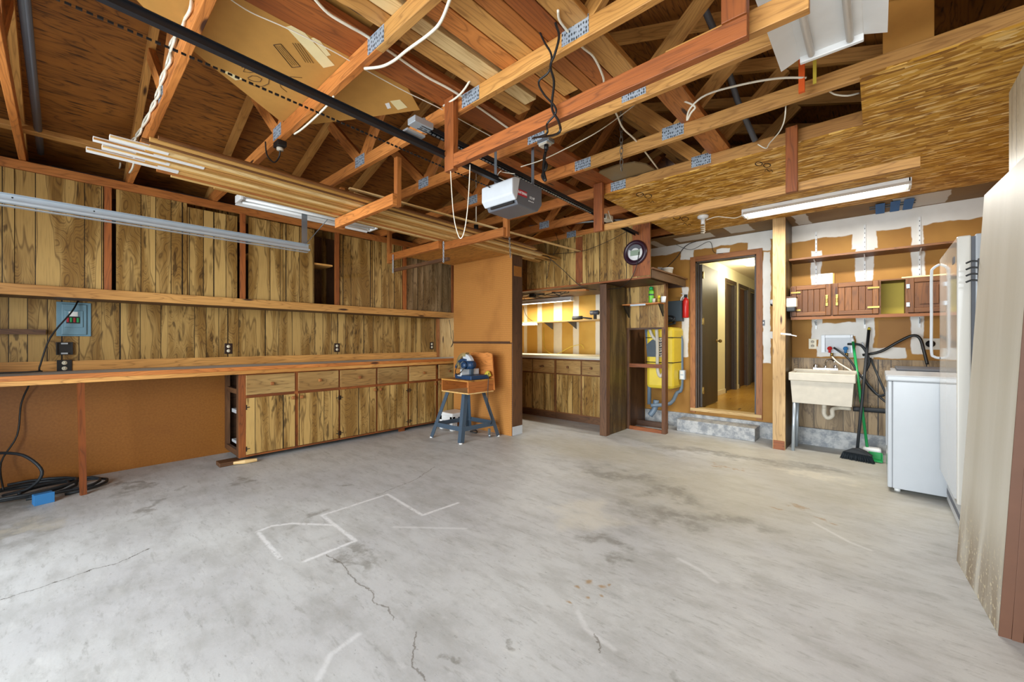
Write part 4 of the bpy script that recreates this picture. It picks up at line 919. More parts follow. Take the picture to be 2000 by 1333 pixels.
# header cabinet with clock
t = thing('header_cabinet', (-3.2, 5.2, 1.975), 'long panelled overhead cabinet spanning the alcove, carrying the round clock', 'cabinet')
HX0, HX1 = -4.9, -1.97
B((HX0, 4.60, 1.975), (HX1, 4.615, CZ - .002), 'z', (0, .2)).build('front_panel', 'panel', t)
x0_, x1_ = fy(1125, 500, 4.6).x, fy(1138, 500, 4.6).x
B((x0_, 4.592, 1.99), (x1_, 4.5995, 2.60), 'z').build('stile', 'red_wood', t); B((fy(1236, 500, 4.6).x, 4.592, 1.99), (HX1, 4.5995, CZ - .002), 'z').build('stile', 'red_wood', t, label='wide red stile behind the clock')
MB().box((HX0, 4.585, 1.955), (HX1, 4.615, 1.9745), 'x').build('bottom_rail', 'red_wood', t); MB().box((HX0, 4.6155, 1.96), (-2.02, 5.26, 1.9745), 'x').box((HX0, 5.2601, 1.96), (-2.67, 5.70, 1.9745), 'x').build('bottom_board', 'deep_wood', t)
B((-3.0, 4.62, 1.976), (-2.96, 4.66, CZ - .002), 'z').build('brace', 'deep_wood', t)
t = thing('wall_clock', (-2.148, 4.59, 2.273), 'round dark-rimmed clock with an LCD window on the header cabinet', 'clock')
my = Matrix.Translation((-2.148, 4.5915, 2.273)) @ Matrix.Rotation(R(90), 4, 'X')
MB().lathe([(.085, 0), (.145, 0), (.150, .015), (.140, .032), (.115, .035), (.105, .02), (.085, .012)], M4=my, seg=40).build('rim', 'mauve', t)
MB().lathe([(.106, .002), (.106, .014), (.001, .0145)], M4=my, seg=40).build('face', 'white', t)
B((-2.148 - .058, 4.5915 - .019, 2.273 - .035), (-2.148 + .062, 4.5915 - .0155, 2.273 + .03)).build('display', 'lcd', t)
half(Vector((-2.148, 0, 2.273)), .055, .098, R(30), R(150), 4.5915 - .0175, 4.5915 - .0152).build('grey_band', 'mid_grey', t)  # grey band on the upper clock face
cord_part('power_cord', 'wall_clock', [fy(1248, 492, 4.56), fy(1243, 520, 4.55), fy(1232, 545, 4.56), fy(1212, 562, 4.66), fy(1190, 565, 4.69), fy(1170, 568, 4.8)], .004, 'black', 'thin black cord dropping from the clock to the dark post', 'cord')
cable('sagging_wire', [fy(1228, 450, 4.4), fy(1180, 475, 4.45), fy(1130, 492, 4.5), fy(1062, 497, 4.5)], .003, 'black', 'thin black wire slanting across the header cabinet', 'wire')
cable('sagging_wire', [fy(1068, 500, 4.4), fy(1100, 528, 4.5), fy(1135, 560, 4.56), fy(1165, 566, 4.7)], .004, 'black', 'black wire sagging from the mouldings to the dark post', 'wire')
cable('sagging_wire', [fy(1085, 455, 4.45), fy(1090, 480, 4.45), fy(1075, 510, 4.5), fy(1068, 545, 4.5)], .003, 'black', 'thin wire looping down at the left of the header cabinet', 'wire')
# dark post and the short wall behind it
tag(B((-2.671, 4.66, 0), (-2.575, 4.755, 1.953), 'z').build('dark_post', 'deep_wood', bevel=.004), 'dark brown post at the right corner of the alcove', 'post')
t = thing('side_partition', (-2.62, 5.0, 0), 'narrow panelled partition behind the dark post', 'partition')
B((-2.60, 4.7555, 0), (-2.585, 5.24, 1.953), 'z', (0, .7)).build('panel', 'panel_dark', t); B((-2.66, 4.7555, 0), (-2.601, 5.24, 1.953), 'z').build('core', 'deep_wood', t)
# open frame closet
t = thing('open_frame_cabinet', (-2.35, 5.5, 0), 'open framed closet with panelled top in front of the yellow tank', 'frame cabinet')
FY = 5.29; fx0, fx1 = -2.62, -2.055
B((fx0, FY - .02, 0), (fx0 + .06, FY + .02, 1.955), 'z').build('post', 'deep_wood', t, bevel=.002); B((fx1 - .05, FY - .02, 0), (fx1, FY + .07, 2.0), 'z').build('post', 'cab_brown', t, bevel=.002)
B((fx0 + .061, FY - .018, .86), (fx1 - .051, FY + .018, .91), 'x').build('rail', 'red_wood', t); B((fx0 + .061, FY - .018, 0), (fx1 - .051, FY + .02, .045), 'x').build('rail', 'red_wood', t)
B((fx0 + .061, FY - .018, 1.375), (fx1 - .051, FY + .018, 1.41), 'x').build('rail', 'deep_wood', t)
B((fx0 + .03, FY - .034, 1.40), (fx1 - .012, FY - .021, 1.955), 'z', (0, .47)).build('upper_panel', 'panel', t)
B((fx0, FY + .03, 0), (fx0 + .02, 5.86, 1.955), 'z').build('side_wall', 'deep_wood', t); B((fx0 + .02, FY + .3, 0), (fx1 - .1, FY + .34, .08), 'x').build('floor_board', 'deep_wood', t)
# small shelf with its bottles
zsh = 1.70
t = thing('wall_shelf', (-2.4, 5.17, zsh), 'small orange-edged shelf holding the spray can and cups', 'shelf')
B((-2.68 + .11, 5.08, zsh), (-2.06, FY - .0345, zsh + .014), 'x').build('board', 'orange', t, bevel=.002); B((-2.45, 5.077, zsh - .016), (-2.24, 5.0815, zsh + .006), 'x').build('metal_strip', 'galv_light', t)
for x in (-2.56, -2.085): MB().prism([(x, FY - .035, zsh - .001), (x, 5.10, zsh - .001), (x, FY - .035, zsh - .16)], (.014, 0, 0)).build('bracket', 'black', t)
def pshelf(px): return fy(px, 590, 5.17).x
t = thing('spray_can', (pshelf(1272), 5.17, zsh + .014), 'bright green spray can on the small shelf', 'spray can')
z = zsh + .0145; xq = pshelf(1272)
MB().lathe([(.031, 0), (.033, .004), (.033, .15), (.030, .162), (.022, .172)], c=(xq, 5.17, z)).build('body', 'lime', t); MB().lathe([(.025, 0), (.026, .03), (.018, .045), (.001, .046)], c=(xq, 5.17, z + .172)).build('cap', 'green', t)
MB().lathe([(.0335, 0), (.0335, .02)], c=(xq, 5.17, z + .10)).build('label_band', 'box_grey', t)
def cup(px, h, r, mat, lb, cat, y=5.15):
    xq = pshelf(px); return tag(MB().lathe([(r * .75, 0), (r, h), (r * .93, h), (r * .7, .004), (0.0001, .004)], c=(xq, y, zsh + .0145)).build('cup', mat), lb, cat)
cup(1280, .055, .023, 'bone', 'small white cup just right of the green spray can', 'cup', 5.12)
t = thing('small_bottle', (pshelf(1286), 5.17, zsh + .014), 'small yellow-capped bottle between the two cups', 'bottle')
xq = pshelf(1287); MB().lathe([(.015, 0), (.016, .05), (.010, .06)], c=(xq, 5.17, z)).build('body', 'gold_foam', t); MB().lathe([(.016, 0), (.018, .035), (.001, .036)], c=(xq, 5.17, z + .058)).build('cap', 'yellow', t)
cup(1297, .075, .034, 'white', 'larger white paper cup at the right end of the small shelf', 'cup')
# high shelf to the right of the header, with tub
t = thing('high_shelf', (-1.95, 5.5, 2.0), 'dark high shelf jutting out beside the header cabinet', 'shelf')
zh = 2.065
B((-2.50, 4.62, zh), (-1.945, 5.78, zh + .018), 'y').build('board', 'cab_brown', t)
B((-1.985, 4.63, zh - .10), (-1.965, 5.76, zh - .001), 'y').build('apron', 'deep_wood', t); B((-2.48, 5.74, zh - .10), (-1.986, 5.76, zh - .001), 'x').build('apron', 'deep_wood', t)
xt = fy(1303, 520, 5.45).x + .02
t = thing('plastic_tub', (xt, 5.45, zh + .018), 'white plastic tub with a lid on the high shelf', 'tub')
MB().lathe([(.06, 0), (.075, .10), (.001, .10)], c=(xt - .02, 5.45, zh + .019)).build('body', 'bone', t); MB().lathe([(.080, 0), (.080, .014), (.001, .015)], c=(xt - .02, 5.45, zh + .119)).build('lid', 'white', t)
# tank, pipes
t = thing('water_tank', (-2.24, 5.6, 0), 'yellow insulated tank with black straps behind the open frame', 'tank')
MB().box((-2.42, 5.50, .56), (-2.045, YB - .002, 1.41)).build('jacket', 'mustard_tank', t, bevel=.05)
for z_ in (1.26, .92): MB().box((-2.425, 5.495, z_), (-2.04, 5.865, z_ + .012)).build('strap', 'black', t, bevel=.02)
MB().prism([(-2.40, 5.4995, 1.0), (-2.27, 5.4995, 1.0), (-2.27, 5.4995, 1.24), (-2.33, 5.4995, 1.24), (-2.42, 5.4995, 1.16), (-2.40, 5.4995, 1.16)], (0, -.002, 0)).build('front_label', 'box_grey', t)
B((-2.262, 5.4965, 1.0), (-2.16, 5.4995, 1.27)).build('label_panel', 'bone', t)
m = MB()
for k in range(7): m.box((-2.245, 5.4955, 1.02 + k * .034), (-2.245 + (.05 if k % 2 else .035), 5.4963, 1.034 + k * .034)); m.box((-2.205, 5.4955, 1.03 + k * .034), (-2.19, 5.4963, 1.04 + k * .034))
m.build('printed_mark', 'box_grey', t)
def pipe(name, pts, r, mat, lb, cat='pipe', group=None, k=4): return cable(name, pts, r, mat, lb, cat, group, k)
pipe('flex_pipe', [fy(1268, 640, 5.42), fy(1275, 658, 5.42), fy(1287, 668, 5.45)], .022, 'bone', 'short white insulated pipe curving at upper left of the yellow tank', 'pipe', 'white pipes at the tank')
pipe('flex_pipe', [fy(1282, 640, 5.42), fy(1284, 680, 5.42), fy(1284, 720, 5.42), fy(1289, 736, 5.42), fy(1296, 728, 5.45)], .022, 'bone', 'long white insulated pipe running down the front of the yellow tank', 'pipe', 'white pipes at the tank')
pipe('grey_pipe', [fy(1262, 640, 5.6), fy(1268, 700, 5.6), fy(1268, 790, 5.6)], .028, 'pipe_grey', 'vertical blue-grey pipe left of the yellow tank', 'pipe', None, 2)
pipe('grey_pipe', [(-2.33, 5.45, .33), (-2.12, 5.6, .36), fy(1322, 768, 5.8), fy(1331, 758, 5.84), fy(1331, 700, 5.84), fy(1331, 665, 5.84), fy(1325, 650, 5.84)], .026, 'pipe_grey', 'slanting and rising blue-grey pipe at the right of the yellow tank', 'pipe', None, 3)
pipe('grey_pipe', [(-2.36, 5.5, .18), (-2.30, 5.52, .28), (-2.28, 5.52, .40)], .04, 'pipe_grey', 'fat grey pipe elbow near the floor behind the open frame', 'pipe')
t = thing('wall_outlet', (fy(1325, 733, 5.78).x, 5.78, .78), 'grey metal outlet box fixed beside the yellow tank', 'outlet')
xq = -2.03; MB().box((xq, 5.70, .69), (xq + .07, 5.76, .82)).build('box', 'galv_light', t, bevel=.003); MB().box((xq + .015, 5.698, .70), (xq + .055, 5.6995, .745)).box((xq + .015, 5.698, .765), (xq + .055, 5.6995, .81)).build('receptacle', 'white', t)
t = thing('electrical_box', (-2.14, 5.9, 1.5), 'dark grey electrical box on the back wall left of the extinguisher', 'electrical box')
B((-2.36, 5.83, 1.50), (-2.045, YB - .002, 1.79)).build('body', 'box_grey', t, bevel=.004); B((-2.33, 5.826, 1.66), (-2.27, 5.8295, 1.68)).build('badge', 'light_grey', t)
cable('coiled_hose', [(-2.2 + .09 * math.cos(a * .7), 5.75 + .03 * math.sin(a), 1.46 + .035 * math.sin(a * .7) + .004 * a) for a in range(0, 22)], .014, 'rubber', 'black coil of cable on top of the yellow tank', 'cable', None, 3)
ex = thing('fire_extinguisher', (-1.99, 5.88, 1.53), 'red fire extinguisher hanging left of the hallway door', 'fire extinguisher')
MB().lathe([(.036, 0), (.042, .01), (.042, .23), (.034, .26), (.016, .275), (.016, .29)], c=(-2.0, 5.86, 1.545)).build('cylinder', 'red', ex); MB().cyl((-2.0, 5.86, 1.83), (-2.0, 5.86, 1.87), .02, 12).build('valve', 'black', ex)
MB().bar((-2.06, 5.86, 1.89), (-1.97, 5.86, 1.875), .02, .008).build('lever', 'light_grey', ex); MB().tube(smooth_pts([(-2.02, 5.86, 1.86), (-2.055, 5.85, 1.83), (-2.065, 5.85, 1.76)]), .008, 8).build('nozzle', 'white', ex)
B((-1.96, 5.815, 1.60), (-1.955, 5.82, 1.72)).build('label_strip', 'white', ex) if False else None

# ================================================================== DOOR WALL, UTILITY
t = thing('door_switch', (fy(1490, 631, 5.92).x, YB, 1.44), 'dark switch plate on the wall right of the hallway door', 'switch')
xq, zq = fy(1490, 631, 5.92).x, fy(1490, 631, 5.92).z
B((xq - .012, YB - .006, zq - .035), (xq + .02, YB - .0005, zq + .035)).build('plate', 'mid_grey', t); B((xq, YB - .010, zq - .01), (xq + .01, YB - .0062, zq + .01)).build('toggle', 'white', t)
t = thing('door_bell', (fy(1509, 590, 5.92).x, YB, 1.66), 'small round white chime button on the wall beside the pale post', 'button')
p_ = fy(1509, 590, 5.92); MB().cyl((p_.x, YB - .03, p_.z), (p_.x, YB - .001, p_.z), .03, 16).build('cap', 'white', t); MB().cyl((p_.x, YB - .028, p_.z - .03), (p_.x, YB - .001, p_.z - .03), .022, 16).build('base', 'black', t)
cable('wire', [fy(1290, 535, 5.86), fy(1320, 505, 5.86), fy(1345, 477, 5.9), fy(1400, 465, 5.91), fy(1512, 448, 5.91)], .005, 'black', 'black wire stapled along the wall above the hallway door', 'wire')
cable('wire', [fy(1320, 478, 5.91), fy(1350, 488, 5.91), fy(1385, 472, 5.91), fy(1394, 493, 5.9), fy(1412, 495, 5.9)], .003, 'black', 'short thin wire drooping above the door casing', 'wire')
# pale post & stub wall at the utility bay
t = thing('support_post', (-.82, 5.43, 0), 'tall pale wooden post between the door and the sink', 'post')
B((-.885, 5.40, .0), (-.765, 5.44, CZ - .0145), 'z').build('face_board', 'post_wood', t, bevel=.002)
B((-.878, 5.392, 0), (-.77, 5.3995, .10), 'x').build('foot_block', 'red_wood', t)
B((-.87, 5.4405, 0), (-.765, 5.87, CZ - .0145), 'z', (0, .2)).build('side_panel', 'panel_dark', t)
t = thing('wall_hook', (-.80, 5.39, 1.3), 'white hook lever sticking out of the pale post above the sink', 'hook')
MB().bar(fy(1525, 652, 5.385), fy(1545, 654, 5.37), .014, .018).bar(fy(1542, 654, 5.375), fy(1556, 657, 5.36), .008, .01).build('arm', 'white', t)
# ceiling light with lit tubes
LX, LY = -.42, 4.86
tube_light('tube_light', 'long lit fluorescent fixture under the OSB ceiling', (LX, LY, CZ - .085), 1.26, 'x', .22, True, .07, 2)
area('ceiling_lamp', (LX, LY, CZ - .10), (0, 0, 0), 1.2, .18, 52, (1, .97, .9))
t = thing('lamp_holder', (-1.433, 4.745, CZ - .04), 'white round lamp holder with a spiral bulb on the OSB ceiling', 'lamp')
MB().lathe([(.055, .035), (.058, .03), (.055, .01), (.035, 0), (.001, 0)][::-1], c=(-1.433, 4.745, CZ - .05)).build('base', 'white', t)
MB().cyl((-1.433, 4.745, CZ - .11), (-1.433, 4.745, CZ - .05), .022, 16).build('socket', 'white', t)
MB().tube([(-1.433 + .018 * math.cos(a * .6), 4.745 + .018 * math.sin(a * .6), CZ - .12 - .0022 * a) for a in range(0, 42)], .007, 6).build('spiral_bulb', 'bone', t)
cable('cord', [(-1.40, 4.745, CZ - .07), (-1.30, 4.76, CZ - .05), (-1.2, 4.80, CZ - .07), (-1.12, 4.82, CZ - .085), (-1.055, 4.86, CZ - .05)], .005, 'cable_white', 'white cord from the lamp holder to the long ceiling fixture', 'cord')
# shelves and wall standards
us = 5.62
t = thing('utility_shelf', (0, 5.78, 2.15), 'long brown shelf high on the utility wall', 'shelf')
B((-.76, us, 2.145), (.90, YB - .01, 2.165), 'x').build('board', 'cab_brown', t)
for i, (px_, lb) in enumerate(((1594, 'left white slotted wall standard above the sink'), (1689, 'middle white slotted wall standard behind the wall cabinets'), (1796, 'right white slotted wall standard near the fridge'))):
    xq = fy(px_, 480, 5.92).x; t = thing('wall_standard', (xq, YB, 1.35), lb, 'shelf standard', 'slotted standards on the utility wall')
    B((xq - .009, YB - .0125, 1.36), (xq + .009, YB - .0005, 2.50)).build('rail', 'white', t); m = MB()
    for k in range(22): m.box((xq - .003, YB - .0131, 1.40 + k * .05), (xq + .003, YB - .0124, 1.415 + k * .05))
    m.build('slots', 'mid_grey', t)
    MB().prism([(xq - .004, YB - .013, 2.143), (xq - .004, 5.70, 2.143), (xq - .004, YB - .013, 2.10)], (.008, 0, 0)).build('bracket', 'white', t)
    MB().prism([(xq - .004, YB - .013, 1.445), (xq - .004, 5.75, 1.445), (xq - .004, YB - .013, 1.40)], (.008, 0, 0)).build('bracket', 'galv', t)
# wall cabinets
cz0, cz1 = 1.475, 1.845
t = thing('wall_cabinet', (-.2, 5.77, cz0), 'brown wall cabinet with plank doors, brass hinges and one open bay', 'cabinet')
cx = [fy(p, 590, 5.6).x for p in (1545, 1625, 1718, 1771, 1860)]
m = MB(); m.box((cx[0], 5.6, cz0), (cx[4], YB - .014, cz0 + .02), 'x').box((cx[0], 5.6, cz1 - .012), (cx[4], YB - .014, cz1), 'x')
for x in cx: m.box((x - .009, 5.6005, cz0 + .02), (x + .009, YB - .014, cz1 - .012), 'z')
m.build('carcass', 'cab_brown', t); B((cx[0], 5.585, cz0 - .014), (cx[4], 5.6, cz0 + .018), 'x').build('bottom_rail', 'trim_orange', t)
B((cx[2], 5.90, cz0 + .02), (cx[3], YB - .0135, cz1 - .012), 'x').build('back_board', 'gold_foam', t)
for k, (a, b) in enumerate(((cx[0], cx[1]), (cx[1], cx[2]), (cx[3], cx[4]))):
    a += .008; b -= .008; z0_, z1_ = cz0 + .024, cz1 - .006
    m = MB(); m.box((a, 5.575, z0_), (a + .045, 5.5995, z1_), 'z').box((b - .045, 5.575, z0_), (b, 5.5995, z1_), 'z').box((a + .045, 5.575, z0_), (b - .045, 5.5995, z0_ + .045), 'x').box((a + .045, 5.575, z1_ - .045), (b - .045, 5.5995, z1_), 'x')
    d = m.build('door', 'cab_brown', t, bevel=.004)
    m = MB()
    if k < 2:
        n = 5
        for q in range(n): m.box((a + .045 + (b - a - .09) * q / n + .001, 5.583, z0_ + .045), (a + .045 + (b - a - .09) * (q + 1) / n - .001, 5.597, z1_ - .045), 'z')
    else: m.box((a + .045, 5.585, z0_ + .045), (b - .045, 5.597, z1_ - .045), 'z').box((a + .08, 5.578, z0_ + .08), (b - .08, 5.586, z1_ - .08), 'z')
    m.build('door_panel', 'cab_brown', d, bevel=.003)
    if k < 2:
        hx = b - .035 if k == 0 else a + .035
        MB().box((hx - .012, 5.567, 1.60), (hx + .012, 5.5748, 1.72)).cbox((hx, 5.560, 1.66), (.014, .014, .05)).build('handle', 'brass', d, bevel=.003)
        for zz in (z0_ + .06, z1_ - .08):
            if k == 0: MB().box((a - .006, 5.568, zz), (a + .085, 5.5748, zz + .018)).build('hinge', 'brass', d)
            else: MB().box((b - .085, 5.568, zz), (b + .006, 5.5748, zz + .018)).build('hinge', 'brass', d)
    else:
        for zz in (z0_ + .06, z1_ - .10): MB().box((a - .012, 5.568, zz), (a + .012, 5.5748, zz + .04)).build('hinge', 'galv', d)
xq = fy(1617, 540, 5.72).x
t = thing('small_carton', (xq, 5.72, cz1), 'small white carton with a drawing on top of the wall cabinet', 'box')
B((xq - .085, 5.68, cz1 + .001), (xq + .045, 5.76, cz1 + .125)).build('box', 'white', t, bevel=.002); B((xq + .0455, 5.68, cz1 + .002), (xq + .06, 5.76, cz1 + .12)).build('open_end', 'cardboard', t)
MB().cbox((xq - .02, 5.6795, cz1 + .045), (.05, .0008, .03)).build('drawing', 'light_grey', t)
MB().box((xq - .075, 5.679, cz1 + .098), (xq - .03, 5.6797, cz1 + .103)).box((xq - .075, 5.679, cz1 + .088), (xq - .04, 5.6797, cz1 + .092)).build('printed_mark', 'box_grey', t)
o = MB().cbox((.35, 5.72, cz1 + .012), (.34, .1, .018)).build('flat_package', 'paper', bevel=.004); tag(o, 'flat cream package lying on the wall cabinet near the fridge', 'package')
t = thing('paper_towel_holder', (-.72, 5.5, 1.5), 'small dark and cream dispenser box fixed to the post beside the wall cabinet', 'dispenser')
B((-.762, 5.44, 1.60), (-.67, 5.55, 1.70)).build('cover', 'cream', t, bevel=.008); B((-.762, 5.442, 1.55), (-.68, 5.548, 1.5995)).build('tray', 'rubber', t, bevel=.008); B((-.762, 5.44, 1.70), (-.67, 5.55, 1.718)).build('top', 'deep_wood', t)
outlet('ivory duplex outlet left of the laundry box', (fy(1587, 672, 5.92).x, YB, fy(1587, 672, 5.92).z), 'y', 'cream', 'wall_outlet', .075, .12, 'bone')
# laundry box with valves
a_, b_ = fy(1604, 655, 5.92), fy(1666, 690, 5.92)
t = thing('laundry_box', ((a_.x + b_.x) / 2, YB, b_.z), 'white recessed washer valve box with hoses above the sink', 'valve box')
m = MB(); X0, X1, Z0, Z1 = a_.x, b_.x, b_.z, a_.z
m.box((X0, YB - .02, Z0), (X0 + .035, YB - .001, Z1)).box((X1 - .02, YB - .02, Z0), (X1, YB - .001, Z1)).box((X0 + .035, YB - .02, Z0), (X1 - .02, YB - .001, Z0 + .01)).box((X0 + .035, YB - .02, Z1 - .035), (X1 - .02, YB - .001, Z1))
m.build('frame', 'enamel', t, bevel=.002); B((X0 + .035, YB - .004, Z0 + .01), (X1 - .02, YB - .0015, Z1 - .035)).build('recess', 'light_grey', t)
for q, mt in ((.08, 'red'), (.22, 'blue')): MB().cyl((X0 + q, YB - .06, Z0 + .05), (X0 + q, YB - .005, Z0 + .05), .022, 12).cyl((X0 + q, YB - .05, Z0 + .0), (X0 + q, YB - .05, Z0 + .05), .012, 10).build('valve', mt, t)
for q in (.09, .22): MB().cyl((X0 + q + .01, YB - .055, Z0 - .04), (X0 + q + .01, YB - .055, Z0 - .001), .014, 10).build('fitting', 'brass', t)
hz = Z0 - .04
cable('hose', [(X0 + .10, 5.87, hz), (X0 + .16, 5.83, hz - .07), (X0 + .28, 5.8, hz - .16), (X0 + .34, 5.82, hz - .25)], .008, 'cable_white', 'pale washer hose drooping from the left valve behind the sink', 'hose')
cable('hose', [(X0 + .24, 5.88, Z0 + .1), (X0 + .36, 5.84, Z0 + .08), (X0 + .42, 5.82, hz - .05), (X0 + .38, 5.82, hz - .22), (X0 + .5, 5.75, hz - .4), (X0 + .62, 5.7, .75)], .013, 'rubber', 'thick black drain hose curving down from the valve box to the washer', 'hose')
cable('hose', [(X0 + .12, 5.85, Z0 + .06), (X0 + .25, 5.8, hz - .02), (X0 + .35, 5.78, hz - .2), (X0 + .55, 5.74, hz - .46), (X0 + .68, 5.7, .56)], .011, 'rubber', 'second black washer hose crossing behind the green broom handle', 'hose')
cable('hose', [(X0 + .36, 5.86, Z0 + .12), (X0 + .40, 5.84, Z0), (X0 + .40, 5.83, hz - .1), (X0 + .34, 5.82, hz - .27)], .007, 'light_grey', 'thin light grey hose behind the green broom handle', 'hose')
ou = fy(1817, 672, 5.92)
t = thing('dryer_outlet', (ou.x, YB, ou.z), 'wide ivory dryer outlet with a black receptacle, right of the mop handle', 'outlet')
B((ou.x - .07, YB - .008, ou.z - .06), (ou.x + .09, YB - .0005, ou.z + .055)).build('plate', 'bone', t, bevel=.002); MB().cyl((ou.x + .0, YB - .025, ou.z), (ou.x, YB - .008, ou.z), .035, 18).build('receptacle', 'black', t)
# sink
sx0, sx1, sy0, sy1 = -.735, -.165, 5.40, 5.86
t = thing('utility_sink', ((sx0 + sx1) / 2, 5.63, 0), 'off-white utility sink on metal legs next to the pale post', 'sink')
m = MB(); zt_, zb_ = .875, .54
m.box((sx0, sy0, zt_ - .09), (sx1, sy0 + .03, zt_)).box((sx0, sy1 - .1, zt_ - .09), (sx1, sy1, zt_ + .02)).box((sx0, sy0 + .03, zt_ - .09), (sx0 + .03, sy1 - .1, zt_)).box((sx1 - .03, sy0 + .03, zt_ - .09), (sx1, sy1 - .1, zt_))
m.build('rim', 'bone', t, bevel=.008)
def taper(x0, x1, y0, y1, z0_, z1_, k):
    m = MB(); a = [(x0, y0, z1_), (x1, y0, z1_), (x1, y1, z1_), (x0, y1, z1_)]; b = [(x0 + k, y0 + k, z0_), (x1 - k, y0 + k, z0_), (x1 - k, y1 - k, z0_), (x0 + k, y1 - k, z0_)]
    vs = b + a; fs = [(3, 2, 1, 0), (0, 1, 5, 4), (1, 2, 6, 5), (2, 3, 7, 6), (3, 0, 4, 7)]; m._add(vs, fs, [[(0, 0)] * 4] * 5)
    i_ = .012; a2 = [(x0 + i_, y0 + i_, z1_), (x1 - i_, y0 + i_, z1_), (x1 - i_, y1 - i_, z1_), (x0 + i_, y1 - i_, z1_)]; b2 = [(x0 + k + i_, y0 + k + i_, z0_ + i_), (x1 - k - i_, y0 + k + i_, z0_ + i_), (x1 - k - i_, y1 - k - i_, z0_ + i_), (x0 + k + i_, y1 - k - i_, z0_ + i_)]
    m._add(b2 + a2, [(0, 1, 2, 3), (0, 4, 5, 1), (1, 5, 6, 2), (2, 6, 7, 3), (3, 7, 4, 0)], [[(0, 0)] * 4] * 5)
    return m
taper(sx0 + .012, sx1 - .012, sy0 + .012, sy1 - .11, zb_, zt_ - .02, .02).build('basin', 'bone', t)
for x in (sx0 + .05,):
    for y in (sy0 + .05, sy1 - .16): MB().cyl((x, y, zb_ + .04), (x - .015, y, 0), .017, 12).build('leg', 'galv_light', t)
f = MB(); fxc = (sx0 + sx1) / 2 + .01; fyc = sy1 - .05; zf = zt_ + .021
f.box((fxc - .11, fyc - .025, zf), (fxc + .11, fyc + .025, zf + .015)); f.cyl((fxc, fyc, zf), (fxc, fyc, zf + .04), .014)
f.tube(smooth_pts([(fxc, fyc, zf + .03), (fxc + .01, fyc - .02, zf + .1), (fxc + .06, fyc - .08, zf + .12), (fxc + .09, fyc - .12, zf + .09)]), .009, 10)
fa = f.build('faucet', 'chrome', t)
for q in (-.09, .09): MB().lathe([(.018, 0), (.022, .012), (.022, .03), (.016, .04), (.001, .042)], c=(fxc + q, fyc, zf + .015), seg=12).build('tap_handle', 'chrome', fa)
px0 = sx0 + .30
MB().cyl((px0, 5.6, zb_), (px0, 5.6, zb_ - .06), .022, 14).tube(smooth_pts([(px0, 5.6, .49), (px0, 5.6, .42), (px0 + .03, 5.6, .38), (px0 + .07, 5.61, .41), (px0 + .07, 5.63, .47), (px0 + .12, 5.68, .49), (px0 + .22, 5.7, .49)]), .022, 12).build('trap', 'bone', t)
pipe('drain_pipe', [(px0 + .24, 5.70, .49), (px0 + .45, 5.74, .49), (.35, 5.80, .48)], .026, 'rubber', 'black horizontal drain pipe running from the sink trap to the right', 'pipe')
# broom and mop
t = thing('push_broom', (-.15, 5.45, 0), 'black broom with a dark bristle head leaning on the wall beside the sink', 'broom')
ba, bb_ = Vector(fy(1685, 862, 5.42)), fy(1697, 645, 5.88)
MB().cyl(Vector((-.155, 5.46, .10)), bb_, .014, 12).build('handle', 'rubber', t); MB().cyl(bb_, bb_ + (bb_ - Vector((-.155, 5.46, .1))).normalized() * .03, .016, 12, .01).build('tip', 'gold_foam', t)
m = MB(); m.prism([(-.27, 5.42, .075), (-.04, 5.36, .075), (-.09, 5.36, .115), (-.15, 5.38, .135), (-.2, 5.40, .12)], (.012, .05, 0)); m.build('head_block', 'rubber', t, bevel=.006)
m = MB()
for k in range(60):
    f_ = k / 59; x = -.265 + .22 * f_; y = 5.42 - .055 * f_; m.tube([(x, y + .02, .075), (x + (f_ - .5) * .05, y + .012 + random.uniform(-.02, .02), .004)], .0045, 4)
o = m.build('bristles', 'bristle', t); o['kind'] = 'stuff'
t = thing('mop', (-.04, 5.55, 0), 'green-handled broom with white end leaning across behind the black broom', 'broom')
ga = Vector((-.08, 5.60, .12)); gb = Vector(fy(1666, 668, 5.86)); MB().cyl(ga, gb, .013, 12).build('handle', 'green', t); MB().cyl(gb, gb + (gb - ga).normalized() * .05, .014, 12, .008).build('tip', 'white', t)
MB().box((-.12, 5.56, .045), (.03, 5.66, .12)).build('head', 'white', t, bevel=.02); MB().box((-.125, 5.57, .0), (.035, 5.65, .045)).build('bristles', 'white', t, bevel=.01)
t = thing('dust_pan', (.0, 5.5, 0), 'green dustpan on the floor between the broom head and the dryer', 'dustpan')
MB().box((-.07, 5.46, .005), (.04, 5.54, .018)).box((.03, 5.46, .018), (.04, 5.54, .09)).box((-.07, 5.53, .018), (.03, 5.54, .09)).build('pan', 'green', t, bevel=.004)
cable('crossing_stick', [fy(1700, 700, 5.86), fy(1730, 770, 5.6)], .010, 'rubber', 'dark stick leaning against the wall behind the brooms', 'stick', None, 2)
# blue tape and bar at the ceiling edge
t = thing('taped_bar', (.2, YB - .03, 2.6), 'dark bars held by three blue tape strips on the ceiling above the utility shelves', 'taped bar')
tz = CZ - .0142
pts = [(1698, 405), (1789, 390)]
a_, b_ = fz(*pts[0], tz), fz(*pts[1], tz)
MB().bar(a_ + Vector((0, 0, -.006)), b_ + Vector((0, 0, -.006)), .012, .01).build('bar', 'box_grey', t); MB().bar(a_ + Vector((0, .09, -.006)), b_ + Vector((0, .09, -.006)), .012, .01).build('bar', 'box_grey', t)
for pxx, pyy in ((1719, 404), (1748, 401), (1774, 397)):
    c_ = fz(pxx, pyy, tz); MB().box((c_.x - .036, 5.48, tz - .014), (c_.x + .036, 5.90, tz - .0125)).build('tape_strip', 'tape_blue', t)

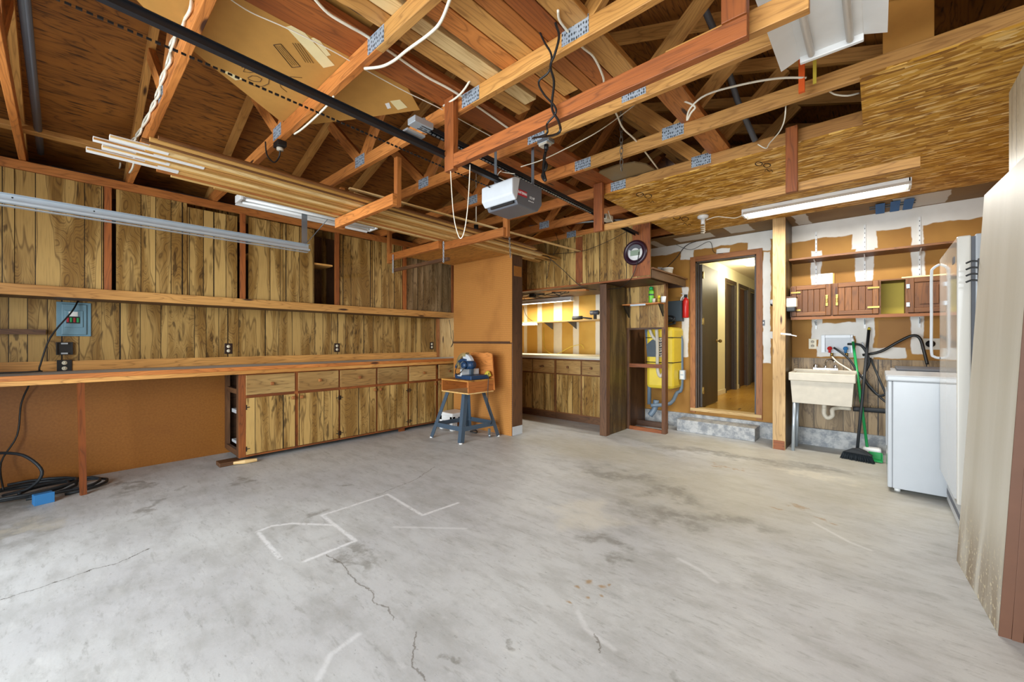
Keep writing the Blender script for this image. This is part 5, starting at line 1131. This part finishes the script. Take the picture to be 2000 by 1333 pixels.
# ================================================================== APPLIANCES
t = thing('dryer', (.4, 4.9, 0), 'white clothes dryer with its side to the camera, next to the fridge', 'dryer')
dx0, dx1, dy0, dy1, dz = .06, .74, 4.50, 5.18, .945
B((dx0 + .03, dy0, .03), (dx1, dy1, dz - .05)).build('body', 'enamel', t, bevel=.006); B((dx0, dy0 + .004, .03), (dx0 + .0295, dy1 - .004, dz - .05)).build('front_panel', 'enamel', t, bevel=.008)
B((dx0 - .012, dy0 - .008, dz - .0495), (dx1, dy1 + .004, dz)).build('top', 'enamel', t, bevel=.012); B((dx0 + .0, dy0 + .05, dz), (dx1, dy1 - .05, dz)).build('control', 'enamel', t) if False else None
B((dx0 - .008, dy0 + .1, .35), (dx0 - .0005, dy1 - .12, .80)).build('door', 'enamel', t, bevel=.004)
for x in (dx0 + .06, dx1 - .06):
    for y in (dy0 + .06, dy1 - .06): MB().cyl((x, y, 0), (x, y, .03), .02, 12).build('foot', 'white', t)
cord_part('power_cord', 'dryer', [fy(1685, 694, 5.88), fy(1720, 687, 5.85), fy(1755, 668, 5.82), (fy(1782, 656, 5.8)), fy(1797, 662, 5.8), fy(1805, 688, 5.78), fy(1811, 712, 5.76)], .014, 'black', 'thick black dryer cord arching over to the washer', 'cord')
t = thing('washer', (.45, 5.55, 0), 'white washing machine with a dark lid, behind the dryer', 'washing machine')
wx0, wy0, wy1 = .10, 5.20, 5.84
B((wx0, wy0, .03), (.76, wy1, .90)).build('body', 'enamel', t, bevel=.01); B((wx0 - .005, wy0 + .02, .9005), (.76, wy1 - .02, .94)).build('top', 'enamel', t, bevel=.01)
B((wx0 + .03, wy0 + .06, .9405), (.6, wy1 - .08, .965)).build('lid', 'mid_grey', t, bevel=.01)
for x in (wx0 + .06, .7):
    for y in (wy0 + .06, wy1 - .06): MB().cyl((x, y, 0), (x, y, .03), .02, 12).build('foot', 'black', t)
# fridge
t = thing('refrigerator', (.75, 4.0, 0), 'tall glossy white refrigerator with a long handle, right of the dryer', 'refrigerator')
rx, ry0, ry1, rz = .352, 3.58, 4.485, 1.85
B((rx + .075, ry0 + .005, .04), (1.08, ry1 - .005, rz)).build('cabinet', 'enamel', t, bevel=.006)
B((rx + .058, ry0 + .012, .24), (rx + .075, ry1 - .012, rz - .012)).build('gasket', 'mid_grey', t)
d = B((rx, ry0, .24), (rx + .058, ry1, rz - .004)).build('door', 'fridge_enamel', t, bevel=.008)
MB().tube(smooth_pts([(rx - .002, ry1 - .03, 1.80), (rx - .035, ry1 - .02, 1.775), (rx - .045, ry1 - .02, 1.72), (rx - .045, ry1 - .02, 1.4), (rx - .045, ry1 - .02, 1.14), (rx - .03, ry1 - .02, 1.10), (rx - .002, ry1 - .03, 1.09)]), .009, 10).build('handle', 'light_grey', d)
B((rx - .003, ry0 + .1, 1.70), (rx - .0005, ry0 + .18, 1.74)).build('badge', 'mid_grey', d)
m = MB().box((rx + .035, ry0 + .03, .03), (rx + .07, ry1 - .03, .235)); m.build('grille', 'light_grey', t)
m = MB()
for k in range(24): m.box((rx + .033, ry0 + .06 + k * .034, .08), (rx + .0348, ry0 + .075 + k * .034, .12))
m.build('grille_slots', 'mid_grey', t)
for y in (ry0 + .08, ry1 - .08): MB().cyl((rx + .12, y, 0), (rx + .12, y, .045), .025, 12).build('foot', 'black', t)

# leaning door leaf and slabs at the right edge
def leaning(name, x_b, x_t, y0, y1, h, th, mat, lb, cat, edge=None, b0=0):
    """slab whose foot stands at x_b and whose head leans to x_t"""
    ang = math.atan2(x_t - x_b, h); m4 = Matrix.Translation((x_b, 2.6, 0)) @ Matrix.Rotation(R(3.6), 4, 'Z') @ Matrix.Rotation(ang, 4, 'Y') @ Matrix.Translation((0, -2.6, 0))
    t = thing(name, (x_b, (y0 + y1) / 2, 0), lb, cat)
    MB(S0).box((0, y0, .0), (th, y1, 2.01), 'z', m4).build('slab', mat, t, bevel=.001)
    if edge: MB().box((-.001, y0 - .006, .0), (th + .001, y0 - .0002, 2.01), 'z', m4).build('edge_strip', edge, t)
    return t, m4
s = NT('weathered_leaf'); uv = s.uv()
c = s.mix(s.sst(s.noise(s.scale(uv, (.4, 5, 1)), 1, 3), .25, .75), lin('d2cec2'), lin('c0baaa'))
c = s.mix(s.math('MULTIPLY', s.noise(s.scale(uv, (60, 160, 1)), 1, 2), .14), c, lin('8e8268'))
sp2 = s.n('ShaderNodeSeparateXYZ'); s.l(uv, sp2.inputs[0])
low = s.math('MULTIPLY', s.sst(sp2.outputs[0], .55, .02), s.sst(s.noise(s.scale(uv, (1.5, 8, 1)), 1, 4), .3, .6))
c = s.mix(s.math('MULTIPLY', low, .8), c, lin('7c6648'))
c = s.mix(s.math('MULTIPLY', s.math('MULTIPLY', s.sst(sp2.outputs[0], .45, .1), s.sst(s.noise(uv, 45, 4), .58, .64)), .7), c, lin('e0d4b0'))
M['weathered_leaf'] = s.done(c, .5)
lf, m4 = leaning('leaning_door', .372, .474, 2.60, 3.33, 2.01, .032, 'weathered_leaf', 'pale weathered door leaf leaning against the right wall', 'door leaf', 'door_brown')
leaning('leaning_slab', .406, .498, 2.592, 3.3, 2.01, .03, 'door_brown', 'red-brown slab leaning behind the pale door leaf, nearer edge showing', 'slab')
leaning('leaning_slab', .438, .522, 2.585, 3.25, 2.01, .03, 'cab_brown', 'outermost orange-brown slab at the right frame edge', 'slab')
hk = thing('coat_hook', (.39, 3.33, 1.6), 'black multi-pronged hook fixed to the far edge of the pale leaning door', 'hook')
for k in range(4): MB().tube(smooth_pts([(.412, 3.345, 1.655 - k * .035), (.385, 3.355, 1.66 - k * .035), (.365, 3.365, 1.652 - k * .035)]), .005, 7).build('prong', 'black', hk)
MB().box((.405, 3.336, 1.52), (.43, 3.35, 1.67)).build('plate', 'black', hk, bevel=.003)
# brown casing at the right edge
struct(MB().box((.53, 2.47, 0), (.62, 2.498, CZ), 'z').build('trim_stub_casing', 'door_brown', bevel=.003))

# ================================================================== GARAGE DOOR HARDWARE
# left track
t = thing('door_track', (-3.96, .3, 2.07), 'galvanised overhead door track running along the left side', 'door track')
m = MB(); ty1 = 1.56
m.box((-3.985, YF + .1, 2.065), (-3.983, ty1, 2.125), 'y').box((-3.983, YF + .1, 2.065), (-3.945, ty1, 2.067), 'y').box((-3.947, YF + .1, 2.067), (-3.945, ty1, 2.08), 'y').box((-3.983, YF + .1, 2.123), (-3.95, ty1, 2.125), 'y').box((-4.03, YF + .1, 2.055), (-3.986, ty1, 2.058), 'y')
m.build('channel', 'galv_light', t)
B((-3.99, 1.50, 2.066), (-3.987, 1.55, CZ + .05), 'z').build('hanger_strap', 'galv', t); MB().bar((-3.99, 1.53, 2.12), (-3.99, 1.75, 2.42), .003, .03, up=(1, 0, 0)).build('brace_strap', 'galv', t)
for y in (-.35, -.2, .15): MB().cyl((-3.9455, y, 2.10), (-3.9445, y, 2.10), .005, 8).build('bolt', 'black', t)
# opener rails
t = thing('opener_rail', (-2.0, .5, 2.4), 'black garage door opener rail running from the motor unit toward the door', 'rail')
ra, rb = Vector((-1.99, -1.0, 2.46)), Vector((-1.99, 2.10, 2.375))
MB().bar(ra, rb, .03, .003).bar(ra + Vector((0, 0, -.016)), rb + Vector((0, 0, -.016)), .006, .032).bar(ra + Vector((0, 0, -.033)), rb + Vector((0, 0, -.033)), .03, .003).build('beam', 'rail_black', t)
MB().bar(ra + Vector((-.055, 0, -.03)), ra + Vector((-.055, 0.02, -.07)), .03, .01).build('chain_guide', 'rail_black', t)
m = MB(); n = 120
for k in range(n):
    p0 = ra.lerp(rb, k / n) + Vector((-.055, 0, -.065)); p1 = ra.lerp(rb, (k + .62) / n) + Vector((-.055, 0, -.065)); m.bar(p0, p1, .004 if k % 2 else .008, .008)
o = m.build('drive_chain', 'black', t)
MB().box((-2.02, 1.3, 2.408), (-1.96, 1.42, 2.42)).build('trolley', 'galv_light', t)
t = thing('opener_rail', (-2.13, 3, 2.55), 'second older dark track hung under the trusses, reaching back to the header', 'rail')
qa, qb = Vector((-2.13, 1.50, 2.585)), Vector((-2.12, 4.57, 2.50))
MB().bar(qa, qb, .045, .004).bar(qa + Vector((.022, 0, -.012)), qb + Vector((.022, 0, -.012)), .004, .03).bar(qa + Vector((-.022, 0, -.012)), qb + Vector((-.022, 0, -.012)), .004, .03).build('channel', 'rail_black', t)
m = MB()
for k in range(60): p0 = qa.lerp(qb, k / 90) + Vector((.0, 0, -.03)); p1 = qa.lerp(qb, (k + .6) / 90) + Vector((0, 0, -.03)); m.bar(p0, p1, .012, .006)
m.build('drive_chain', 'galv', t)
MB().box((-2.17, 1.44, 2.56), (-2.09, 1.58, 2.60)).cyl((-2.11, 1.52, 2.60), (-2.11, 1.52, 2.615), .012, 8).cyl((-2.15, 1.48, 2.60), (-2.15, 1.48, 2.615), .012, 8).build('end_bracket', 'galv_light', t, bevel=.004)
B((-2.165, 3.78, 2.49), (-2.085, 3.92, 2.545)).build('limit_box', 'bone', t, bevel=.004)
cable('wire', [fy(1188, 412, 3.75), fy(1195, 432, 3.7), fy(1207, 445, 3.6), fy(1213, 436, 3.6)], .004, 'cable_white', 'white wire looping from the limit box of the rear track', 'wire')
# motor unit
ou0, ou1, oy0, oy1, oz0, oz1 = -2.135, -1.845, 2.06, 2.38, 2.165, 2.35
t = thing('garage_door_opener', (-1.99, 2.2, oz0), 'grey garage door opener motor with a white light lens hanging from the trusses', 'garage door opener')
pr = [(oy0 + .065, oz1), (oy1, oz1 - .0), (oy1, oz0 + .06), (oy1 - .05, oz0), (oy0 + .05, oz0), (oy0 + .02, oz0 + .05)]
MB().prism([(ou0, a, b) for a, b in pr], (ou1 - ou0, 0, 0)).build('housing', 'mid_grey', t, bevel=.006)
pr = [(oy0 + .07, oz1 + .003), (oy0 + .02, oz1 - .002), (oy0 - .015, oz1 - .022), (oy0 - .015, oz0 + .06), (oy0 + .02, oz0 + .022), (oy0 + .035, oz0 + .03), (oy0 + .045, oz0 + .06)]
MB().prism([(ou0 - .006, a, b) for a, b in pr], (ou1 - ou0 + .012, 0, 0)).build('light_lens', 'light_grey', t, bevel=.012)
pA, pB, pC = fx(1009, 371, ou1), fx(1029, 384, ou1), fx(1039, 388, ou1)
B((ou1 + .0005, pA.y, (pA.z + pB.z) / 2 - .021), (ou1 + .002, pB.y, (pA.z + pB.z) / 2 + .021)).build('badge', 'label_red', t)
text('badge_lettering', 'CRAFTSMAN', .026, (ou1 + .003, (pA.y + pB.y) / 2, (pA.z + pB.z) / 2), (R(90), 0, R(90)), 'white', t, sx=.72)
text('power_lettering', '1/2 HP', .026, (ou1 + .001, pC.y, pC.z), (R(90), 0, R(90)), 'white', t, sx=.8)
B((ou0 + .05, oy0 + .022, oz0 + .008), (ou1 - .02, oy0 + .034, oz0 + .030), 'x').build('dark_slot', 'black', t)
for k in range(4): MB().cyl((ou1, pC.y - .035 + k * .016, pC.z - .026), (ou1 + .002, pC.y - .035 + k * .016, pC.z - .026), .004, 10).build('button', 'white', t)
for x, y in ((-2.05, 2.10), (-1.9, 2.34)): MB().bar((x, y, oz1 - .005), (x, y - .0 + .0, CZ + .05), .025, .003, up=(0, 1, 0)).build('hanger_strap', 'galv', t)
cable('wire', [(-1.95, 2.12, 2.35), (-1.99, 2.06, 2.38), (-1.94, 2.04, 2.40), (-1.98, 2.1, 2.42), (-1.9, 2.14, 2.40)], .003, 'cable_white', 'loose twist of thin white wire above the opener lens', 'wire')
# pull cord and loop
cable('pull_cord', [fy(880, 330, 1.60), fy(882, 370, 1.6), fy(886, 420, 1.6), fy(892, 450, 1.6), fy(899, 466, 1.6), fy(906, 455, 1.6), fy(912, 420, 1.6), fy(916, 370, 1.62), fy(918, 322, 1.62)], .0028, 'cable_white', 'white cord hanging in a long loop left of the opener', 'cord')
t = thing('hanging_socket', tuple(fy(930, 455, 2.9)), 'small black lamp socket hanging on a white cord left of the opener', 'socket')
a_, b_ = fy(930, 338, 2.9), fy(930, 440, 2.9)
MB().cyl(a_, b_, .005, 8).build('cord', 'cable_white', t); MB().cyl(b_, fy(930, 457, 2.9), .024, 14).build('socket', 'black', t)

# ================================================================== FIXTURES OVERHEAD
tube_light('fluorescent_fixture', 'long unlit white fluorescent fixture above the upper cabinets, behind the mouldings', (-4.0, 1.62, 2.40), 1.22, 'y', .28, False, .06, 2)
t = tube_light('fluorescent_fixture', 'white twin-tube fixture hanging at the top right under the trusses', (-.15, 1.62, 2.46), 1.2, 'y', .36, False, .06, 2)
t = thing('black_outlet_box', tuple(fz(547, 298, 2.6)), 'black outlet box with a plugged cord under the truss at upper left', 'outlet')
p_ = Vector((-2.83, 1.06, 2.585)); p_ = fy(547, 297, 1.03)
MB().cbox((p_.x, 1.03, CZ - .02), (.09, .06, .038)).build('box', 'black', t, bevel=.004); MB().cyl((p_.x, 1.03, CZ - .042), (p_.x, 1.03, CZ - .06), .022, 12).build('plug', 'bone', t)
cable('cord', [(p_.x, 1.03, CZ - .06), (p_.x - .02, 1.03, CZ - .10), (p_.x - .09, 1.02, CZ - .12), (p_.x - .14, .99, CZ - .06), (p_.x - .14, .98, CZ + .03)], .005, 'black', 'black cord looping from the outlet box under the upper left truss', 'cord')
t = thing('black_outlet_box', (fy(1070, 285, 2.26).x, 2.26, CZ - .03), 'outlet under the truss right of the opener with two black plugs', 'outlet')
xo = fy(1066, 285, 2.26).x
MB().cbox((xo, 2.26, CZ - .014), (.10, .07, .026)).build('box', 'galv', t, bevel=.003); MB().cbox((xo, 2.25, CZ - .036), (.07, .05, .018)).build('receptacle', 'bone', t); MB().cyl((xo + .02, 2.24, CZ - .045), (xo + .02, 2.24, CZ - .08), .016, 10).build('plug', 'black', t)
cable('cord_bundle', [(xo + .02, 2.24, CZ - .08), (xo + .0, 2.24, CZ - .14), (xo + .03, 2.23, CZ - .2), (xo + .0, 2.22, CZ - .26), (xo + .03, 2.22, CZ - .3), (xo + .01, 2.22, CZ - .22), (xo + .02, 2.23, CZ - .1)], .010, 'black', 'folded black cord bundle hanging under the outlet beside the opener', 'cord')
yc = 1.55
cable('extension_cord', [fy(1048, -20, yc), fy(1055, 20, yc), fy(1050, 48, yc), (fy(1062, 80, yc)), fy(1077, 108, yc), fy(1072, 140, yc), fy(1052, 160, yc), fy(1063, 185, yc), fy(1083, 207, yc), fy(1085, 222, yc), fy(1068, 243, yc), fy(1067, 262, yc), (xo + .01, 2.1, CZ - .05)], .005, 'black', 'left of two wavy black cords hanging at the top centre', 'cord', 'wavy black cords at the top centre')
cable('extension_cord', [fy(1081, -20, yc), fy(1084, 40, yc), fy(1092, 70, yc), fy(1084, 105, yc), fy(1075, 130, yc), fy(1082, 160, yc), fy(1078, 200, yc), fy(1080, 218, yc), fy(1092, 240, yc), fy(1088, 262, yc), (xo + .03, 2.1, CZ - .05)], .006, 'black', 'right of two wavy black cords hanging at the top centre', 'cord', 'wavy black cords at the top centre')
# white cables
yw = .385
for i, (off, lb) in enumerate(((0, 'outer strand of the twisted white cables on the upper left truss'), (1, 'inner strand of the twisted white cables on the upper left truss'))):
    base = [(378, -20), (368, 20), (352, 55), (336, 85), (330, 120), (318, 150), (308, 185), (300, 205), (285, 235), (270, 262), (260, 275)]
    pts = []
    for k, (a, b) in enumerate(base):
        sgn = (1 if (k % 2) else -1) * (1 if off else -1); pts.append(fy(a + sgn * 3, b, yw - .006 * sgn))
    pts += [fy(248 - 12 * (1 - off) + 14 * off, 300, .36), fy(235 + 25 * off, 325, .36), fy(227 + 26 * off, 338, .36)]
    cable('white_cable', pts, .0065, 'cable_white', lb, 'cable', 'twisted white cables')
cable('white_cable', [fz(880, -5, 2.60), fz(862, 40, 2.58), fz(840, 65, 2.57), fz(795, 98, 2.57), fz(770, 118, 2.58), fz(745, 130, 2.59), fz(712, 134, 2.61)], .007, 'cable_white', 'thick white cable arching down to the truss over the cardboard', 'cable')
cable('white_cable', [fz(652, 188, 2.6), fz(640, 205, 2.59), fz(615, 230, 2.58), fz(590, 252, 2.6), fz(575, 262, 2.615)], .006, 'cable_white', 'white cable hanging below the truss left of the black rail', 'cable')
cable('white_cable', [fy(980, -20, 1.57), fy(965, 50, 1.57), fy(945, 100, 1.57), fy(922, 150, 1.57), fy(898, 185, 1.57), fy(866, 207, 1.6)], .006, 'cable_white', 'white cable dropping from the top to the post corner left of centre', 'cable')
cable('white_cable', [fz(608, -10, 2.70), fz(640, 25, 2.69), fz(680, 50, 2.69), fz(712, 68, 2.70), fz(760, 100, 2.70), fz(830, 148, 2.70), fz(880, 175, 2.70), fz(935, 210, 2.70), fz(1003, 258, 2.70)], .007, 'cable_white', 'white cable running along under the wide dark red plank', 'cable')
cable('thin_string', [fz(445, -5, 2.695), fz(490, 24, 2.69), fz(560, 55, 2.69), (fz(650, 100, 2.69)), fz(720, 140, 2.69), fz(790, 178, 2.69), fz(858, 211, 2.69), fz(910, 240, 2.69), fz(975, 275, 2.69)], .003, 'cable_white', 'thin white string crossing below the cardboard', 'string')
cable('white_cable', [fz(1090, 20, 2.70), fz(1096, 45, 2.70), fz(1135, 90, 2.69), fz(1160, 112, 2.68), fz(1178, 150, 2.68), fz(1182, 175, 2.69), fz(1205, 225, 2.70), fz(1218, 252, 2.70), fz(1245, 278, 2.70), fz(1285, 330, 2.70)], .006, 'cable_white', 'white cable weaving through the trusses right of the black cords', 'cable')
cable('thin_string', [fy(1017, 326, 2.2), fy(1060, 312, 2.3), fy(1110, 288, 2.4), fy(1160, 262, 2.5), fy(1200, 235, 2.6), fy(1240, 205, 2.7)], .0035, 'cable_white', 'thin white wire rising to the right above the opener', 'string')
cable('white_cable', [fy(1295, 180, 2.6), fy(1330, 195, 2.6), fy(1357, 208, 2.6), fy(1350, 220, 2.6), fy(1342, 235, 2.6), fy(1348, 212, 2.6), fy(1380, 185, 2.6), fy(1450, 165, 2.65), fy(1520, 153, 2.7), fy(1575, 152, 2.75)], .006, 'cable_white', 'white cable with a bent loop right of centre among the trusses', 'cable')
cable('white_cable', [fy(1535, 205, 2.95), fy(1532, 235, 3.0), fy(1522, 258, 3.1), fy(1503, 280, 3.3), fy(1496, 290, 3.4), fy(1480, 282, 3.4)], .004, 'cable_white', 'thin pale wire dropping in front of the OSB ceiling edge', 'wire')
cable('white_cable', [fy(1612, 172, 2.95), fy(1630, 184, 3.0), fy(1655, 187, 3.05), fy(1678, 182, 3.1)], .005, 'cable_white', 'short white cable bowing in the dark gap next to the OSB', 'cable')
# pipes above
pipe('steel_pipe', [(-2.4, -.11, 2.735), (-5.0, -.11, 2.735)], .022, 'mid_grey', 'dark steel pipe lying across at the upper left corner', 'pipe', None, 1)
pipe('conduit', [(-5.1, -.2, 2.66), (-5.1, .9, 2.66), (-5.12, 2.2, 2.67), (-5.1, 3.6, 2.67)], .018, 'mid_grey', 'dark conduit running along above the upper cabinets', 'conduit', None, 2)
pipe('conduit', [(-3.4, 4.12, 2.726), (-2.6, 4.5, 2.726), (-2.3, 4.72, 2.726)], .016, 'galv', 'grey conduit above the header cabinet', 'conduit', None, 2)
pipe('steel_pipe', [fy(1365, -10, 2.45), fy(1395, 60, 2.7), fy(1420, 130, 2.95), fy(1440, 195, 3.2), fy(1475, 275, 3.42)], .02, 'mid_grey', 'dark pipe slanting down through the trusses right of centre', 'pipe', None, 1)
# chain and hanging board
def chain(name, a, b, label, link=.05, r=.0035, wd=.011, group=None, mat='chain_metal', parent=None):
    a = Vector(a); b = Vector(b); n = max(2, int((b - a).length / (link * .72))); m = MB(); d = (b - a) / n
    for k in range(n):
        c_ = a + d * (k + .5); ax = Vector((1, 0, 0)) if k % 2 else Vector((0, 1, 0)); pts = []
        for q in range(9):
            an = 2 * PI * q / 8; pts.append(c_ + d.normalized() * (link / 2 * math.cos(an)) + ax * (wd * math.sin(an)))
        m.tube(pts, r, 5, True, False)
    o = m.build(name, mat, parent)
    if parent is None: tag(o, label, 'chain', group)
    return o
chain('hanging_chain', fy(1213, 170, 2.8), fy(1214, 333, 2.8), 'rusty chain hanging in front of the truss right of the opener', .055, .003, .012)
o = MB().prism([fz(a, b, 2.715) for a, b in [(1163, 343), (1172, 354), (1192, 363), (1240, 350), (1285, 335), (1262, 322), (1240, 318), (1205, 324), (1172, 336)]], (0, 0, .012)).build('rounded_board', 'tan_board'); tag(o, 'tan board with rounded corners lying on the trusses behind the chain', 'board')
# trapeze bar with chains below the plywood shelf
t = thing('trapeze_bar', (-4.4, 2.83, 2.1), 'dark wooden bar hung on two chains below the rack, left of the pegboard', 'hanging bar')
pa, pb_ = fy(770, 528, 2.81), fy(874, 508, 2.81)
B((pa.x - .01, 2.79, pa.z - .02), (pb_.x + .02, 2.83, pa.z + .015), 'x').build('bar', 'deep_wood', t, bevel=.002)
for q in (pa.x + .02, pb_.x - .03): chain('chain', (q, 2.78, pa.z - .04), (q, 2.78, 2.30), '', .03, .003, .008, parent=t, mat='galv_light')
chain('hanging_chain', (-2.73, 2.99, 2.28), (-2.71, 2.99, 2.05), 'short dark chain hanging from the rack beside the opener', .03, .003, .008)
# orange level and rulers behind the top right fixture
tag(B((fy(1560, 130, 2.75).x, 2.74, 2.60), (fy(1572, 130, 2.75).x, 2.76, 2.86), 'z').build('orange_stick', 'trim_paint'), 'orange stick poking out behind the top right white fixture', 'stick')
tag(B((fy(1588, 130, 2.75).x, 2.74, 2.62), (fy(1595, 130, 2.75).x, 2.745, 2.86), 'z').build('yellow_ruler', 'gold_foam'), 'yellow ruler strip hanging behind the top right white fixture', 'ruler')

# hallway lamp
t = thing('hall_ceiling_lamp', (-1.64, 7.98, HZ - .06), 'round glowing ceiling lamp in the hallway beyond the door', 'lamp')
MB().lathe([(.001, .0), (.10, .01), (.14, .035), (.15, .058)], c=(-1.60, 7.98, HZ - .06), seg=32).build('shade', 'hall_lamp', t)
l = bpy.data.lights.new('hall_light', 'POINT'); l.energy = 30; l.color = (1, .9, .62); l.shadow_soft_size = .15
o = bpy.data.objects.new('hall_light', l); col.objects.link(o); o.location = (-1.6, 7.9, 2.35)
# helper keys are only for building
for o in bpy.data.objects:
    if '_w' in o: del o['_w']
